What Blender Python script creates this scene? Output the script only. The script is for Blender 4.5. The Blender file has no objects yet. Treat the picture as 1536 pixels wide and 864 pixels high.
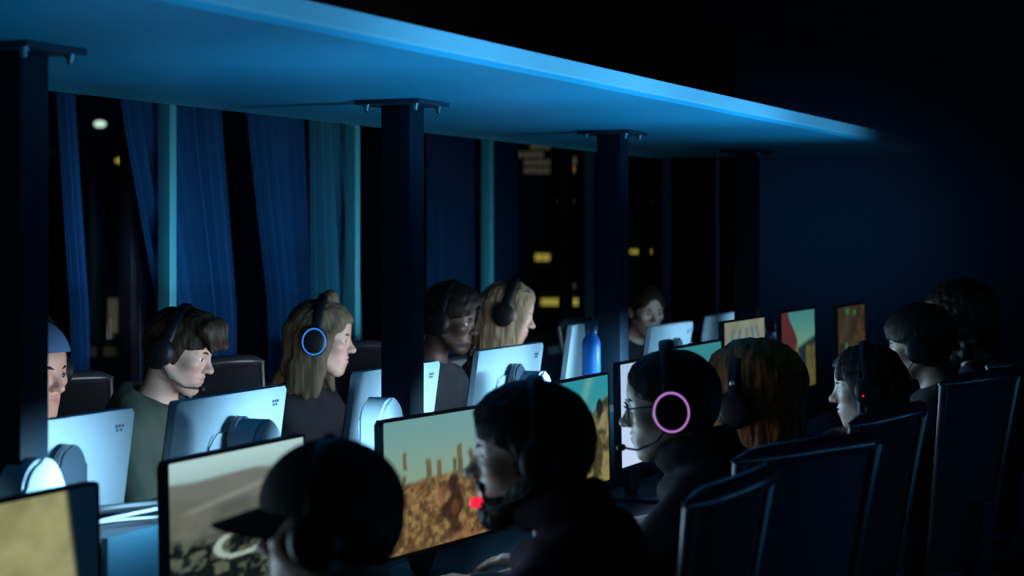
import bpy, bmesh, math, random
import numpy as np
from mathutils import Vector, Matrix, Euler

# ------------------------------------------------------------------ camera, world, exposure
S = bpy.context.scene
C = S.collection
PI = math.pi
FPX, XV, HORIZON, CAM_H = 2900.0, 1998.0, 351.0, 1.55
ALPHA = math.atan((XV - 768.0) / FPX)
SA, CA = math.sin(ALPHA), math.cos(ALPHA)
cam_d = bpy.data.cameras.new('camera')
cam = bpy.data.objects.new('camera', cam_d); C.objects.link(cam)
cam_d.sensor_width = 36.0
cam_d.lens = 36.0 * FPX / 1536.0
cam_d.shift_y = -(432.0 - HORIZON) / 1536.0
cam_d.clip_end = 400
cam.location = (0, 0, CAM_H)
cam.rotation_euler = (PI / 2, 0, ALPHA)
cam_d.dof.use_dof = True
cam_d.dof.focus_distance = 5.3
cam_d.dof.aperture_fstop = 3.5
S.camera = cam
S.view_settings.view_transform = 'Standard'
S.view_settings.look = 'None'
S.view_settings.exposure = 0.0
S.view_settings.gamma = 1.0
S.view_settings.use_curve_mapping = False
W = bpy.data.worlds.new('night'); S.world = W
W.use_nodes = True
W.node_tree.nodes['Background'].inputs[0].default_value = (0.10, 0.35, 1.0, 1)
W.node_tree.nodes['Background'].inputs[1].default_value = 0.0012

NEAR_SCREEN_W = 1.2      # light each near screen throws on the players
FAR_SCREEN_W = 1.5
ADDED_BAR_W = 6.0          # added light bars that brighten the backs of the window-row monitors
WASH_W = 4.2            # added unseen blue uplights behind the near row

def lamp_area(name, parent, loc, rot, sx, sy, power, col, spread=PI):
    d = bpy.data.lights.new(name, 'AREA'); d.shape = 'RECTANGLE'
    d.size = sx; d.size_y = sy; d.energy = power; d.color = col; d.spread = spread
    o = bpy.data.objects.new(name, d); C.objects.link(o)
    o.parent = parent; o.location = loc; o.rotation_euler = rot
    return o

def lamp_spot(name, parent, loc, target, power, col, size, blend, radius=.06):
    d = bpy.data.lights.new(name, 'SPOT'); d.energy = power; d.color = col
    d.spot_size = size; d.spot_blend = blend; d.shadow_soft_size = radius
    o = bpy.data.objects.new(name, d); C.objects.link(o)
    o.parent = parent; o.location = loc
    v = Vector(target) - (parent.matrix_basis @ Vector(loc) if parent else Vector(loc))
    o.rotation_euler = v.to_track_quat('-Z', 'Y').to_euler()
    return o

# the row runs along +Y; P is the distance to the left of the camera line, i.e. x = -P
def row_t(px, P):
    r = (px - 768.0) / FPX
    return P * (r * SA + CA) / (SA - r * CA)
def depth(P, t): return P * SA + t * CA
def at(px, py, P):
    t = row_t(px, P); z = depth(P, t)
    return Vector((-P, t, CAM_H - (py - HORIZON) * z / FPX))

# ------------------------------------------------------------------ materials
def lin(c):
    c = np.asarray(c, float) / 255.0
    return np.where(c <= 0.04045, c / 12.92, ((c + 0.055) / 1.055) ** 2.4)
MATS = {}
def mat(name, col, rough=.6, metal=0.0, spec=.5, bump=0.0, scale=60.0, vary=.12, emit=None, estr=0.0, stretch=None, trans=0.0):
    if name in MATS: return MATS[name]
    m = bpy.data.materials.new(name); m.use_nodes = True
    nt = m.node_tree; b = nt.nodes['Principled BSDF']
    b.inputs['Roughness'].default_value = rough
    b.inputs['Metallic'].default_value = metal
    b.inputs['Specular IOR Level'].default_value = spec
    tc = nt.nodes.new('ShaderNodeTexCoord'); mp = nt.nodes.new('ShaderNodeMapping')
    nt.links.new(tc.outputs['Object'], mp.inputs['Vector'])
    if stretch: mp.inputs['Scale'].default_value = stretch
    nz = nt.nodes.new('ShaderNodeTexNoise'); nz.inputs['Scale'].default_value = scale
    nz.inputs['Detail'].default_value = 3
    nt.links.new(mp.outputs['Vector'], nz.inputs['Vector'])
    mx = nt.nodes.new('ShaderNodeMix'); mx.data_type = 'RGBA'
    a = [max(0, v * (1 - vary)) for v in col[:3]] + [1]; z = [min(1, v * (1 + vary)) for v in col[:3]] + [1]
    mx.inputs[6].default_value = a; mx.inputs[7].default_value = z
    nt.links.new(nz.outputs['Fac'], mx.inputs[0]); nt.links.new(mx.outputs[2], b.inputs['Base Color'])
    if bump:
        bp = nt.nodes.new('ShaderNodeBump'); bp.inputs['Strength'].default_value = bump; bp.inputs['Distance'].default_value = .004
        nt.links.new(nz.outputs['Fac'], bp.inputs['Height']); nt.links.new(bp.outputs['Normal'], b.inputs['Normal'])
    if emit is not None:
        b.inputs['Emission Color'].default_value = tuple(emit) + (1,); b.inputs['Emission Strength'].default_value = estr
    if trans: b.inputs['Transmission Weight'].default_value = trans
    MATS[name] = m
    return m
def skin_mat(name, col):
    m = mat(name, col, rough=.42, spec=.45, bump=.12, scale=260, vary=.10)
    b = m.node_tree.nodes['Principled BSDF']
    b.inputs['Subsurface Weight'].default_value = .08; b.inputs['Subsurface Radius'].default_value = (.01, .004, .002)
    return m
def hair_mat(name, col):
    return mat(name, col, rough=.55, spec=.25 if max(col) > .1 else .18, bump=.7, scale=70, vary=.45, stretch=(1.6, 1.6, .16))

M_black = mat('black_plastic', (.006, .007, .009), .45)
M_satin = mat('satin_black', (.006, .007, .010), .4, spec=.3)
M_white = mat('white_plastic', (.48, .54, .60), .38, vary=.03)
M_silver = mat('silver_plastic', (.42, .46, .50), .35, metal=.35, vary=.04)
M_stand = mat('dark_stand', (.035, .045, .06), .4, metal=.3, vary=.06)
M_steel = mat('steel', (.55, .57, .6), .25, metal=1.0, vary=.05)
M_chair = mat('chair_mesh', (.014, .018, .025), .65, spec=.3, bump=.4, scale=400)
M_chair_frame = mat('chair_frame', (.03, .035, .045), .22, spec=.6)
M_table = mat('table_laminate', (.05, .055, .065), .32, scale=30)
M_panel = mat('spine_panel_blue', (.003, .024, .038), .42, scale=20, vary=.04)
M_wood = mat('tray_black', (.02, .022, .026), .5)

# ------------------------------------------------------------------ object helpers
def obj(name, bm, m, parent=None, loc=None, rot=None, smooth=True):
    me = bpy.data.meshes.new(name)
    if isinstance(bm, bmesh.types.BMesh):
        bmesh.ops.recalc_face_normals(bm, faces=bm.faces); bm.to_mesh(me); bm.free()
    else:
        v, f = bm; me.from_pydata(v, [], f)
    for mm in (m if isinstance(m, (list, tuple)) else [m]): me.materials.append(mm)
    if smooth:
        me.shade_smooth()
        if isinstance(smooth, float): me.set_sharp_from_angle(angle=smooth)
        else: me.set_sharp_from_angle(angle=math.radians(38))
    o = bpy.data.objects.new(name, me); C.objects.link(o)
    if parent: o.parent = parent
    if loc is not None: o.location = loc
    if rot is not None: o.rotation_euler = rot
    return o
def tag(o, label=None, cat=None, group=None, kind=None):
    if label: o['label'] = label
    if cat: o['category'] = cat
    if group: o['group'] = group
    if kind: o['kind'] = kind
    return o
def thing(name, label, cat, loc=(0, 0, 0), rotz=0.0, group=None):
    o = bpy.data.objects.new(name, None); C.objects.link(o); o.empty_display_size = .05
    o.location = loc; o.rotation_euler = (0, 0, rotz)
    return tag(o, label, cat, group)
def struct(name, bm, m, **k):
    o = obj(name, bm, m, **k); o['kind'] = 'structure'; return o
def dup(root, loc, rotz, label, group=None):
    r = root.copy(); C.objects.link(r); r.location = loc; r.rotation_euler = (0, 0, rotz); r['label'] = label
    if group: r['group'] = group
    for ch in list(root.children):
        c = ch.copy(); C.objects.link(c); c.parent = r
        for g in list(ch.children):
            d = g.copy(); C.objects.link(d); d.parent = c
    return r

def BM(): return bmesh.new()
def add_box(bm, c, s, rot=None, bev=0.0, seg=2, mi=0):
    M = Matrix.Translation(Vector(c)) @ (rot.to_4x4() if rot is not None else Matrix()) @ Matrix.Diagonal(Vector((*s, 1)))
    t = bmesh.new(); bmesh.ops.create_cube(t, size=1.0); bmesh.ops.transform(t, matrix=M, verts=t.verts)
    if bev: bmesh.ops.bevel(t, geom=t.edges[:], offset=bev, segments=seg, profile=.6, affect='EDGES')
    merge(bm, t, mi)
def merge(bm, t, mi=0):
    for f in t.faces: f.material_index = mi
    me = bpy.data.meshes.new('t'); t.to_mesh(me); t.free(); bm.from_mesh(me); bpy.data.meshes.remove(me)
def add_tube(bm, pts, r, seg=10, cap=True, mi=0, flat=None):
    pts = [Vector(p) for p in pts]; n = len(pts)
    rs = r if isinstance(r, (list, tuple)) else [r] * n
    t = bmesh.new(); rings = []; ref = None
    for i, p in enumerate(pts):
        d = (pts[min(i + 1, n - 1)] - pts[max(i - 1, 0)]).normalized()
        if ref is None: ref = Vector((0, 0, 1)) if abs(d.z) < .9 else Vector((1, 0, 0))
        u = (ref - d * ref.dot(d)).normalized(); ref = u; w = d.cross(u)
        fx, fy = flat if flat else (1, 1)
        rings.append([t.verts.new(p + (u * math.cos(2 * PI * k / seg) * fx + w * math.sin(2 * PI * k / seg) * fy) * rs[i]) for k in range(seg)])
    for a, b in zip(rings, rings[1:]):
        for k in range(seg): t.faces.new((a[k], a[(k + 1) % seg], b[(k + 1) % seg], b[k]))
    if cap: t.faces.new(rings[0][::-1]); t.faces.new(rings[-1])
    merge(bm, t, mi)
def add_lathe(bm, prof, c=(0, 0, 0), seg=24, rot=None, mi=0):
    t = bmesh.new(); rings = []
    for r, z in prof:
        rings.append([t.verts.new((r * math.cos(2 * PI * k / seg), r * math.sin(2 * PI * k / seg), z)) for k in range(seg)])
    for a, b in zip(rings, rings[1:]):
        for k in range(seg): t.faces.new((a[k], a[(k + 1) % seg], b[(k + 1) % seg], b[k]))
    t.faces.new(rings[0][::-1]); t.faces.new(rings[-1])
    M = Matrix.Translation(Vector(c)) @ (rot.to_4x4() if rot is not None else Matrix())
    bmesh.ops.transform(t, matrix=M, verts=t.verts)
    merge(bm, t, mi)
def add_torus(bm, c, R, r, rot=None, seg=32, sub=8, sy=1.0, mi=0):
    t = bmesh.new(); rings = []
    for i in range(seg):
        a = 2 * PI * i / seg
        rings.append([t.verts.new(((R + r * math.cos(b)) * math.cos(a), (R + r * math.cos(b)) * math.sin(a) * sy, r * math.sin(b))) for b in (2 * PI * j / sub for j in range(sub))])
    for i in range(seg):
        A, B = rings[i], rings[(i + 1) % seg]
        for j in range(sub): t.faces.new((A[j], B[j], B[(j + 1) % sub], A[(j + 1) % sub]))
    M = Matrix.Translation(Vector(c)) @ (rot.to_4x4() if rot is not None else Matrix())
    bmesh.ops.transform(t, matrix=M, verts=t.verts); merge(bm, t, mi)
def add_ball(bm, c, r, seg=16, s=(1, 1, 1), rot=None, mi=0):
    t = bmesh.new(); bmesh.ops.create_uvsphere(t, u_segments=seg, v_segments=max(6, seg * 2 // 3), radius=r)
    M = Matrix.Translation(Vector(c)) @ (rot.to_4x4() if rot is not None else Matrix()) @ Matrix.Diagonal(Vector((*s, 1)))
    bmesh.ops.transform(t, matrix=M, verts=t.verts); merge(bm, t, mi)
def add_prism(bm, poly, y0, y1, bev=0.0, M=None, mi=0):
    """poly in the local xz plane, extruded along y"""
    t = bmesh.new()
    a = [t.verts.new((x, y0, z)) for x, z in poly]; b = [t.verts.new((x, y1, z)) for x, z in poly]
    n = len(poly)
    t.faces.new(a); t.faces.new(b[::-1])
    for i in range(n): t.faces.new((a[i], b[i], b[(i + 1) % n], a[(i + 1) % n]))
    if bev:
        e = [e for e in t.edges if (e.verts[0].co.y == e.verts[1].co.y)]
        bmesh.ops.bevel(t, geom=e, offset=bev, segments=2, affect='EDGES')
    if M is not None: bmesh.ops.transform(t, matrix=M, verts=t.verts)
    merge(bm, t, mi)
def rrect(w, h, r, cx=0, cz=0, n=5):
    out = []
    for sx, sz, a0 in ((1, 1, 0), (-1, 1, PI / 2), (-1, -1, PI), (1, -1, 1.5 * PI)):
        for k in range(n + 1):
            a = a0 + PI / 2 * k / n
            out.append((cx + sx * (w / 2 - r) + r * math.cos(a), cz + sz * (h / 2 - r) + r * math.sin(a)))
    return out
def R3(x=0, y=0, z=0): return Euler((x, y, z)).to_matrix()
# ------------------------------------------------------------------ implicit surfaces (one continuous skin per body)
def axis(a, b, fine, coarse, f0, f1):
    out = [a]
    while out[-1] < b:
        x = out[-1]
        d = max(f0 - x, x - f1, 0.0)
        out.append(x + min(coarse, fine + .35 * d))
    return np.array(out, np.float32)
class Field:
    def __init__(s, xs, ys, zs):
        s.xs, s.ys, s.zs = xs, ys, zs
        s.F = np.full((len(xs), len(ys), len(zs)), .25, np.float32)
    def box(s, lo, hi):
        i = []
        for ax, a, b in ((s.xs, lo[0], hi[0]), (s.ys, lo[1], hi[1]), (s.zs, lo[2], hi[2])):
            p = max(0, int(np.searchsorted(ax, a)) - 1); q = min(len(ax), int(np.searchsorted(ax, b)) + 1)
            if q - p < 1: return None
            i.append(slice(p, q))
        return tuple(i)
    def pts(s, sl):
        return s.xs[sl[0]][:, None, None], s.ys[sl[1]][None, :, None], s.zs[sl[2]][None, None, :]
    def op(s, lo, hi, fn, k, mode='add'):
        pad = k + .012
        sl = s.box([a - pad for a in lo], [b + pad for b in hi])
        if sl is None: return
        d = fn(*s.pts(sl)).astype(np.float32); A = s.F[sl]
        if mode == 'add':
            h = np.maximum(k - np.abs(A - d), 0) / k
            s.F[sl] = np.minimum(A, d) - h * h * k * .25
        else:
            d = -d; h = np.maximum(k - np.abs(A - d), 0) / k
            s.F[sl] = np.maximum(A, d) + h * h * k * .25
    def cone(s, a, b, ra, rb, k=.02, mode='add'):
        a = np.array(a, float); b = np.array(b, float); ab = b - a; L2 = max(1e-9, float(ab @ ab)); r = max(ra, rb)
        def fn(X, Y, Z):
            t = np.clip(((X - a[0]) * ab[0] + (Y - a[1]) * ab[1] + (Z - a[2]) * ab[2]) / L2, 0, 1)
            return np.sqrt((X - a[0] - t * ab[0]) ** 2 + (Y - a[1] - t * ab[1]) ** 2 + (Z - a[2] - t * ab[2]) ** 2) - (ra + (rb - ra) * t)
        s.op(np.minimum(a, b) - r, np.maximum(a, b) + r, fn, k, mode)
    def ell(s, c, r, k=.02, rot=None, mode='add', grow=0.0):
        c = np.array(c, float); r = np.array(r, float) + grow; R = np.array(rot, float) if rot is not None else np.eye(3)
        m = float(r.max())
        def fn(X, Y, Z):
            dx, dy, dz = X - c[0], Y - c[1], Z - c[2]
            p = [(R[0, i] * dx + R[1, i] * dy + R[2, i] * dz) for i in range(3)]
            k0 = np.sqrt(sum((p[i] / r[i]) ** 2 for i in range(3))); k1 = np.sqrt(sum((p[i] / r[i] ** 2) ** 2 for i in range(3))) + 1e-6
            return k0 * (k0 - 1) / k1
        s.op(c - m, c + m, fn, k, mode)
    def cut(s, p, n, k=.01):
        """keep the side the normal n points away from"""
        p = np.array(p, float); n = np.array(n, float); n = n / np.linalg.norm(n)
        X, Y, Z = s.xs[:, None, None], s.ys[None, :, None], s.zs[None, None, :]
        d = ((X - p[0]) * n[0] + (Y - p[1]) * n[1] + (Z - p[2]) * n[2]).astype(np.float32)
        h = np.maximum(k - np.abs(s.F - d), 0) / k
        s.F = np.maximum(s.F, d) + h * h * k * .25
    def ripple(s, amp, freqs, seed=0, zs=1.0):
        rng = np.random.default_rng(seed)
        X, Y, Z = s.xs[:, None, None], s.ys[None, :, None], s.zs[None, None, :] * zs
        near = np.abs(s.F) < .08
        n = np.zeros_like(s.F)
        for f in freqs:
            v = rng.normal(size=3); v /= np.linalg.norm(v); w = rng.normal(size=3); w /= np.linalg.norm(w)
            n += np.sin(f * (v[0] * X + v[1] * Y + v[2] * Z) + rng.uniform(0, 6) + 1.6 * np.sin(f * .6 * (w[0] * X + w[1] * Y + w[2] * Z))).astype(np.float32)
        s.F = np.where(near, s.F + amp * n / math.sqrt(len(freqs)), s.F)
    def net(s):
        F = s.F; I = F < 0
        cnt = np.zeros(tuple(n - 1 for n in F.shape), np.int8)
        for dx in (0, 1):
            for dy in (0, 1):
                for dz in (0, 1):
                    cnt += I[dx:F.shape[0] - 1 + dx, dy:F.shape[1] - 1 + dy, dz:F.shape[2] - 1 + dz]
        act = (cnt > 0) & (cnt < 8)
        ix, iy, iz = np.nonzero(act); n = len(ix)
        idx = np.full(act.shape, -1, np.int32); idx[ix, iy, iz] = np.arange(n)
        acc = np.zeros((n, 3)); num = np.zeros(n)
        G = (s.xs, s.ys, s.zs)
        corners = [(a, b, c) for a in (0, 1) for b in (0, 1) for c in (0, 1)]
        for i, p in enumerate(corners):
            for q in corners[i + 1:]:
                if sum(abs(a - b) for a, b in zip(p, q)) != 1: continue
                fp = F[ix + p[0], iy + p[1], iz + p[2]]; fq = F[ix + q[0], iy + q[1], iz + q[2]]
                m = (fp < 0) != (fq < 0)
                t = np.where(m, fp / np.where(m, fp - fq, 1), 0)
                for ax, ii in enumerate((ix, iy, iz)):
                    a = G[ax][ii + p[ax]]; b = G[ax][ii + q[ax]]
                    acc[:, ax] += np.where(m, a + t * (b - a), 0)
                num += m
        V = acc / num[:, None]
        quads = []
        for ax in range(3):
            sl0 = [slice(None)] * 3; sl1 = [slice(None)] * 3; sl0[ax] = slice(0, -1); sl1[ax] = slice(1, None)
            a = I[tuple(sl0)]; b = I[tuple(sl1)]
            e = a != b
            u, v = (ax + 1) % 3, (ax + 2) % 3
            ee = np.nonzero(e); ok = np.ones(len(ee[0]), bool)
            for w in (u, v): ok &= (ee[w] > 0) & (ee[w] < act.shape[w])
            ee = [x[ok] for x in ee]; flip = a[tuple(ee)]
            def cell(du, dv):
                k = [x.copy() for x in ee]; k[u] = k[u] - du; k[v] = k[v] - dv; return idx[tuple(k)]
            q = np.stack([cell(1, 1), cell(0, 1), cell(0, 0), cell(1, 0)], 1)
            q[~flip] = q[~flip][:, ::-1]
            quads.append(q)
        return V, np.concatenate(quads)
def np_mesh(name, V, Q, mats, mi=None):
    me = bpy.data.meshes.new(name)
    n = len(V); m = len(Q)
    me.vertices.add(n); me.vertices.foreach_set('co', np.ascontiguousarray(V, np.float32).ravel())
    me.loops.add(4 * m); me.loops.foreach_set('vertex_index', np.ascontiguousarray(Q, np.int32).ravel())
    me.polygons.add(m); me.polygons.foreach_set('loop_start', np.arange(0, 4 * m, 4, dtype=np.int32))
    for x in mats: me.materials.append(x)
    if mi is not None: me.polygons.foreach_set('material_index', np.ascontiguousarray(mi, np.int32))
    me.update(calc_edges=True); me.validate()
    me.shade_smooth()
    return me
def relax(V, Q, n=2, w=.5):
    for _ in range(n):
        acc = np.zeros_like(V); cnt = np.zeros(len(V))
        for i in range(4):
            a = Q[:, i]; b = Q[:, (i + 1) % 4]
            np.add.at(acc, a, V[b]); np.add.at(acc, b, V[a])
            np.add.at(cnt, a, 1); np.add.at(cnt, b, 1)
        V = V + w * (acc / np.maximum(cnt, 1)[:, None] - V)
    return V

# ------------------------------------------------------------------ people
def head_rot(yaw, pitch, roll=0.0):
    return np.array(R3(0, 0, yaw) @ R3(0, pitch, 0) @ R3(roll, 0, 0))

def add_head(fd, c, R, g=1.0, male=True, beardless=True):
    """head in its own frame: x forward, y left, z up, origin between the ears"""
    T = lambda p: np.array(c) + R @ (np.array(p, float) * g)
    E = lambda p, r, k, extra=None, mode='add': fd.ell(T(p), np.array(r) * g, k, R if extra is None else R @ np.array(extra), mode)
    K = lambda a, b, ra, rb, k, mode='add': fd.cone(T(a), T(b), ra * g, rb * g, k, mode)
    E((-.014, 0, .032), (.098, .075, .087), .02)                 # cranium
    E((.022, 0, .035), (.066, .064, .070), .02)                  # forehead
    E((.030, 0, -.030), (.056, .058, .080), .02)                 # face
    jw = 1.0 if male else .92
    for s in (-1, 1):
        K((-.008, s * .056 * jw, -.045), (.050, s * .030 * jw, -.098), .016, .014, .022)   # jaw line
        E((.056, s * .043, -.016), (.022, .020, .018), .018)     # cheekbone
    K((.062, -.012, -.100), (.062, .012, -.100), .0185, .0185, .018)                      # chin
    E((.058, 0, -.068), (.030, .034, .032), .015)                # muzzle
    for s in (-1, 1):
        K((.077, s * .010, .020), (.064, s * .042, .020), .0085, .0085, .010)             # brow
        E((.093, s * .031, .001), (.015, .019, .0125), .008, mode='sub')                  # eye socket
    K((.080, 0, .014), (.101, 0, -.026), .0068, .0098, .010)     # nose bridge to tip
    E((.103, 0, -.028), (.0112, .0115, .0100), .008)
    for s in (-1, 1):
        E((.091, s * .0125, -.031), (.0105, .0075, .0080), .006)
        E((.094, s * .0065, -.0395), (.006, .0038, .004), .004, mode='sub')
    E((.0825, 0, -.0535), (.0105, .0215, .0060), .005)           # upper lip
    E((.0820, 0, -.0655), (.0105, .0190, .0068), .005)           # lower lip
    E((.0925, 0, -.0595), (.0090, .0220, .0017), .003, mode='sub')
    for s in (-1, 1):
        K((.0770, s * .021, .0115), (.0705, s * .043, .0095), .0052, .0045, .004)         # upper lid
        K((.0760, s * .021, -.0085), (.0700, s * .042, -.0065), .0042, .004, .004)        # lower lid
        tilt = R3(0, -.18, s * -.35)
        E((-.010, s * .0775, -.004), (.019, .0075, .032), .006, tilt)                     # ear
        E((-.004, s * .0855, -.001), (.009, .006, .017), .006, tilt, 'sub')

def lerp(a, b, t): return np.array(a) * (1 - t) + np.array(b) * t
def elbow(Sh, Wr, l1=.285, l2=.255, pole=(-.25, 0, -1.0), side=1):
    Sh = np.array(Sh); Wr = np.array(Wr); d = Wr - Sh; L = np.linalg.norm(d)
    if L > (l1 + l2) * .985: Wr = Sh + d / L * (l1 + l2) * .985; d = Wr - Sh; L = np.linalg.norm(d)
    u = d / L; a = (l1 ** 2 - l2 ** 2 + L ** 2) / (2 * L); h = math.sqrt(max(0, l1 ** 2 - a ** 2))
    p = np.array([pole[0], side * .75, pole[2]]); p = p - u * (p @ u); p /= np.linalg.norm(p)
    return Sh + u * a + p * h, Wr

def hand(fd, W, f, side, curl=.5):
    """five fingered hand: W wrist, f pointing direction, palm down; side +1 left"""
    f = np.array(f, float); f /= np.linalg.norm(f); up = np.array([0, 0, 1.0]); up = up - f * (up @ f); up /= np.linalg.norm(up)
    l = np.cross(up, f)                    # towards the person's left
    th = -side                             # thumb sits on the inner side
    P = lambda a, b, z: W + f * a + l * b + up * z
    fd.cone(P(-.06, 0, 0), P(.012, 0, 0), .026, .024, .015)
    for b in (-.026, -.009, .009, .026):
        fd.cone(P(.015, b * .55, 0), P(.085, b, .004), .0145, .0115, .012)
    lens = (.066, .078, .072, .056)
    for j, b in enumerate((.030, .010, -.010, -.029)):           # index .. little
        bb = b * th; L = lens[j]
        p = P(.088, bb, .004); a = .10
        for sg, fr in enumerate((.46, .30, .24)):
            a += curl * (.55 if sg else .35)
            q = p + (f * math.cos(a) - up * math.sin(a)) * L * fr + l * bb * .12 * fr
            fd.cone(p, q, .0088 - .0008 * sg, .0080 - .0008 * sg, .004); p = q
    p = P(.022, th * .026, -.006); q = P(.056, th * .052, -.014); r = P(.084, th * .056, -.020)
    fd.cone(p, q, .0135, .0105, .010); fd.cone(q, r, .0100, .0080, .004)

EYE_W = mat('eye_white', (.62, .64, .66), .15, vary=.02)
EYE_I = mat('eye_iris', (.03, .02, .012), .1)
SKINS = {'fair': (.52, .33, .26), 'tan': (.36, .22, .155), 'asian': (.52, .36, .27), 'dark': (.060, .042, .036), 'olive': (.33, .205, .15)}

def person(label, hc, yaw_h, pitch, yaw_b, lean=.16, side=0.0, skin='fair', hair=None, top='tee', topcol=(.02, .02, .025), male=True,
           hands=((.50, -.17), (.50, .17)), curl=.5, roll=0.0, g=1.0, seed=1, cap=None, beard=None, glasses=False, hood=0, hairkw={}, bulk=1.0, table=.735):
    hc = np.array(hc, float)
    Rb = np.array(R3(0, 0, yaw_b))
    off = Rb @ np.array([lean, side, 0])
    root = thing('person', label, 'person', (hc[0] - off[0], hc[1] - off[1], 0), yaw_b)
    H = np.array([lean, side, hc[2]]); R = head_rot(yaw_h - yaw_b, pitch, roll)
    T = lambda p: H + R @ (np.array(p, float) * g)
    sw = (.172 if male else .152) * bulk; fat = bulk * (1.0 if male else .9)
    nb = np.array([lean * .86 - .055, side * .8, hc[2] - .185])
    pel = np.array([0, 0, .575]); wa = lerp(pel, nb, .36) + [-.012, 0, 0]; ch = lerp(pel, nb, .70) + [-.012, 0, 0]
    xs = axis(-.26, .80, .0042, .012, H[0] - .11, H[0] + .13)
    ys = axis(-.42, .42, .0042, .012, H[1] - .09, H[1] + .09)
    zs = axis(0.0, hc[2] + .16, .0042, .012, hc[2] - .13, hc[2] + .14)
    fd = Field(xs, ys, zs)
    arms = []
    for s in (-1, 1):
        Sh = nb + [0.0, s * sw, -.060]
        hx, hy = hands[0 if s < 0 else 1]
        Wr = np.array([hx, hy, table + .038])
        El, Wr = elbow(Sh, Wr, side=s)
        arms.append((s, Sh, El, Wr))
    def torso(f, gw):
        f.cone(pel + [0, -.075, 0], pel + [0, .075, 0], .105 * fat + gw, .105 * fat + gw, .05)
        f.cone(ch + [.01, 0, 0], nb + [-.004, 0, -.045], .098 * fat + gw, .060 + gw, .04)
        for s in (-1, 1):
            f.cone(pel + [0, s * .06, 0], wa + [0, s * .055 * fat, 0], .105 * fat + gw, .098 * fat + gw, .05)
            f.cone(wa + [0, s * .055 * fat, 0], ch + [0, s * .082 * fat, 0], .098 * fat + gw, .105 * fat + gw, .05)
            f.cone(ch + [0, s * .082 * fat, 0], nb + [0, s * .095, -.075], .105 * fat + gw, .062 + gw, .05)
            f.cone(nb + [-.008, 0, .012], nb + [0, s * sw * .93, -.055], .046 + gw, .056 + gw, .05)
    def arm(f, gw, upto=1.0):
        for s, Sh, El, Wr in arms:
            f.cone(Sh, El, .054 * fat + gw, .041 * fat + gw, .03)
            f.cone(El, lerp(El, Wr, upto), .041 * fat + gw, (.041 + (.027 - .041) * upto) * fat + gw * 1.1, .02)
    def legs(f, gw, upto=1.0):
        for s in (-1, 1):
            hip = np.array([.02, s * .09, .555]); kn = np.array([.45, s * .14, .535]); an = np.array([.40, s * .14, .10])
            f.cone(hip, kn, .080 + gw, .056 + gw, .03); f.cone(kn, lerp(kn, an, upto), .054 + gw, .038 + gw, .02)
    add_head(fd, H, R, g, male)
    fd.cone(T((-.028, 0, -.045)), nb + [-.004, 0, .03], .050 if male else .044, .054 if male else .048, .025)
    fd.cone(nb + [-.01, 0, .03], nb + [-.015, 0, -.06], .052, .055, .03)
    torso(fd, -.008); arm(fd, -.006, 1.0); legs(fd, -.008, 1.0)
    V, Q = fd.net(); V = relax(V, Q, 1, .35)
    hl = []
    for s, Sh, El, Wr in arms:
        d = Wr - El; f = np.array([d[0], d[1], min(-.0, d[2] * .35)])
        hf = Field(*(np.arange(Wr[i] - .19, Wr[i] + .19, .0034, dtype=np.float32) if i < 2 else np.arange(Wr[i] - .09, Wr[i] + .08, .0034, dtype=np.float32) for i in range(3)))
        hand(hf, Wr, f, s, curl); hv, hq = hf.net(); hl.append((hv, hq))
    base = len(V)
    # lips get their own tint
    hd = (V - H) @ R / g
    lipv = (hd[:, 0] > .078) & (np.abs(hd[:, 2] + .0600) < .0125 * (1 - (hd[:, 1] / .025) ** 2))
    mi = lipv[Q].all(1).astype(np.int32)
    for hv, hq in hl:
        Q = np.concatenate([Q, hq + len(V)]); V = np.concatenate([V, hv]); mi = np.concatenate([mi, np.zeros(len(hq), np.int32)])
    sc = SKINS[skin]
    sm = skin_mat('skin_' + skin, sc); lm = skin_mat('lips_' + skin, (sc[0] * .95, sc[1] * .74, sc[2] * .74))
    body = bpy.data.objects.new('body', np_mesh('body', V, Q, [sm, lm], mi)); C.objects.link(body); body.parent = root
    # eyes
    for s in (-1, 1):
        bm = BM(); add_ball(bm, (0, 0, 0), .0122 * g, 20); 
        for f in bm.faces:
            if f.calc_center_median().normalized().x > .84: f.material_index = 1
        e = obj('eye', bm, [EYE_W, EYE_I], root, loc=T((.0700, s * .0312, .0012)), smooth=True)
        e.rotation_euler = Matrix(R.tolist()).to_euler()
    hm = hair_mat('hair_%d_%d_%d' % tuple(int(255 * x) for x in hairkw.get('col', (.015, .011, .009))), hairkw.get('col', (.015, .011, .009)))
    # eyebrows
    for s in (-1, 1):
        bm = BM(); add_tube(bm, [T((.0865, s * .012, .0190)), T((.0845, s * .027, .0240)), T((.0715, s * .046, .0215))], [.0034, .0042, .0018], 8)
        obj('eyebrow', bm, hm, root)
    if hair: make_hair(hair, root, H, R, g, hm, seed, nb, **{k: v for k, v in hairkw.items() if k != 'col'})
    if beard: make_beard(root, H, R, g, hm, seed)
    # clothing
    cf = Field(axis(-.28, .62, .0075, .011, -.2, .4), axis(-.42, .42, .0085, .011, -.4, .4), axis(.44, hc[2] + .02, .0075, .011, .8, 1.3))
    torso(cf, .006); arm(cf, .009, .93)
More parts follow.
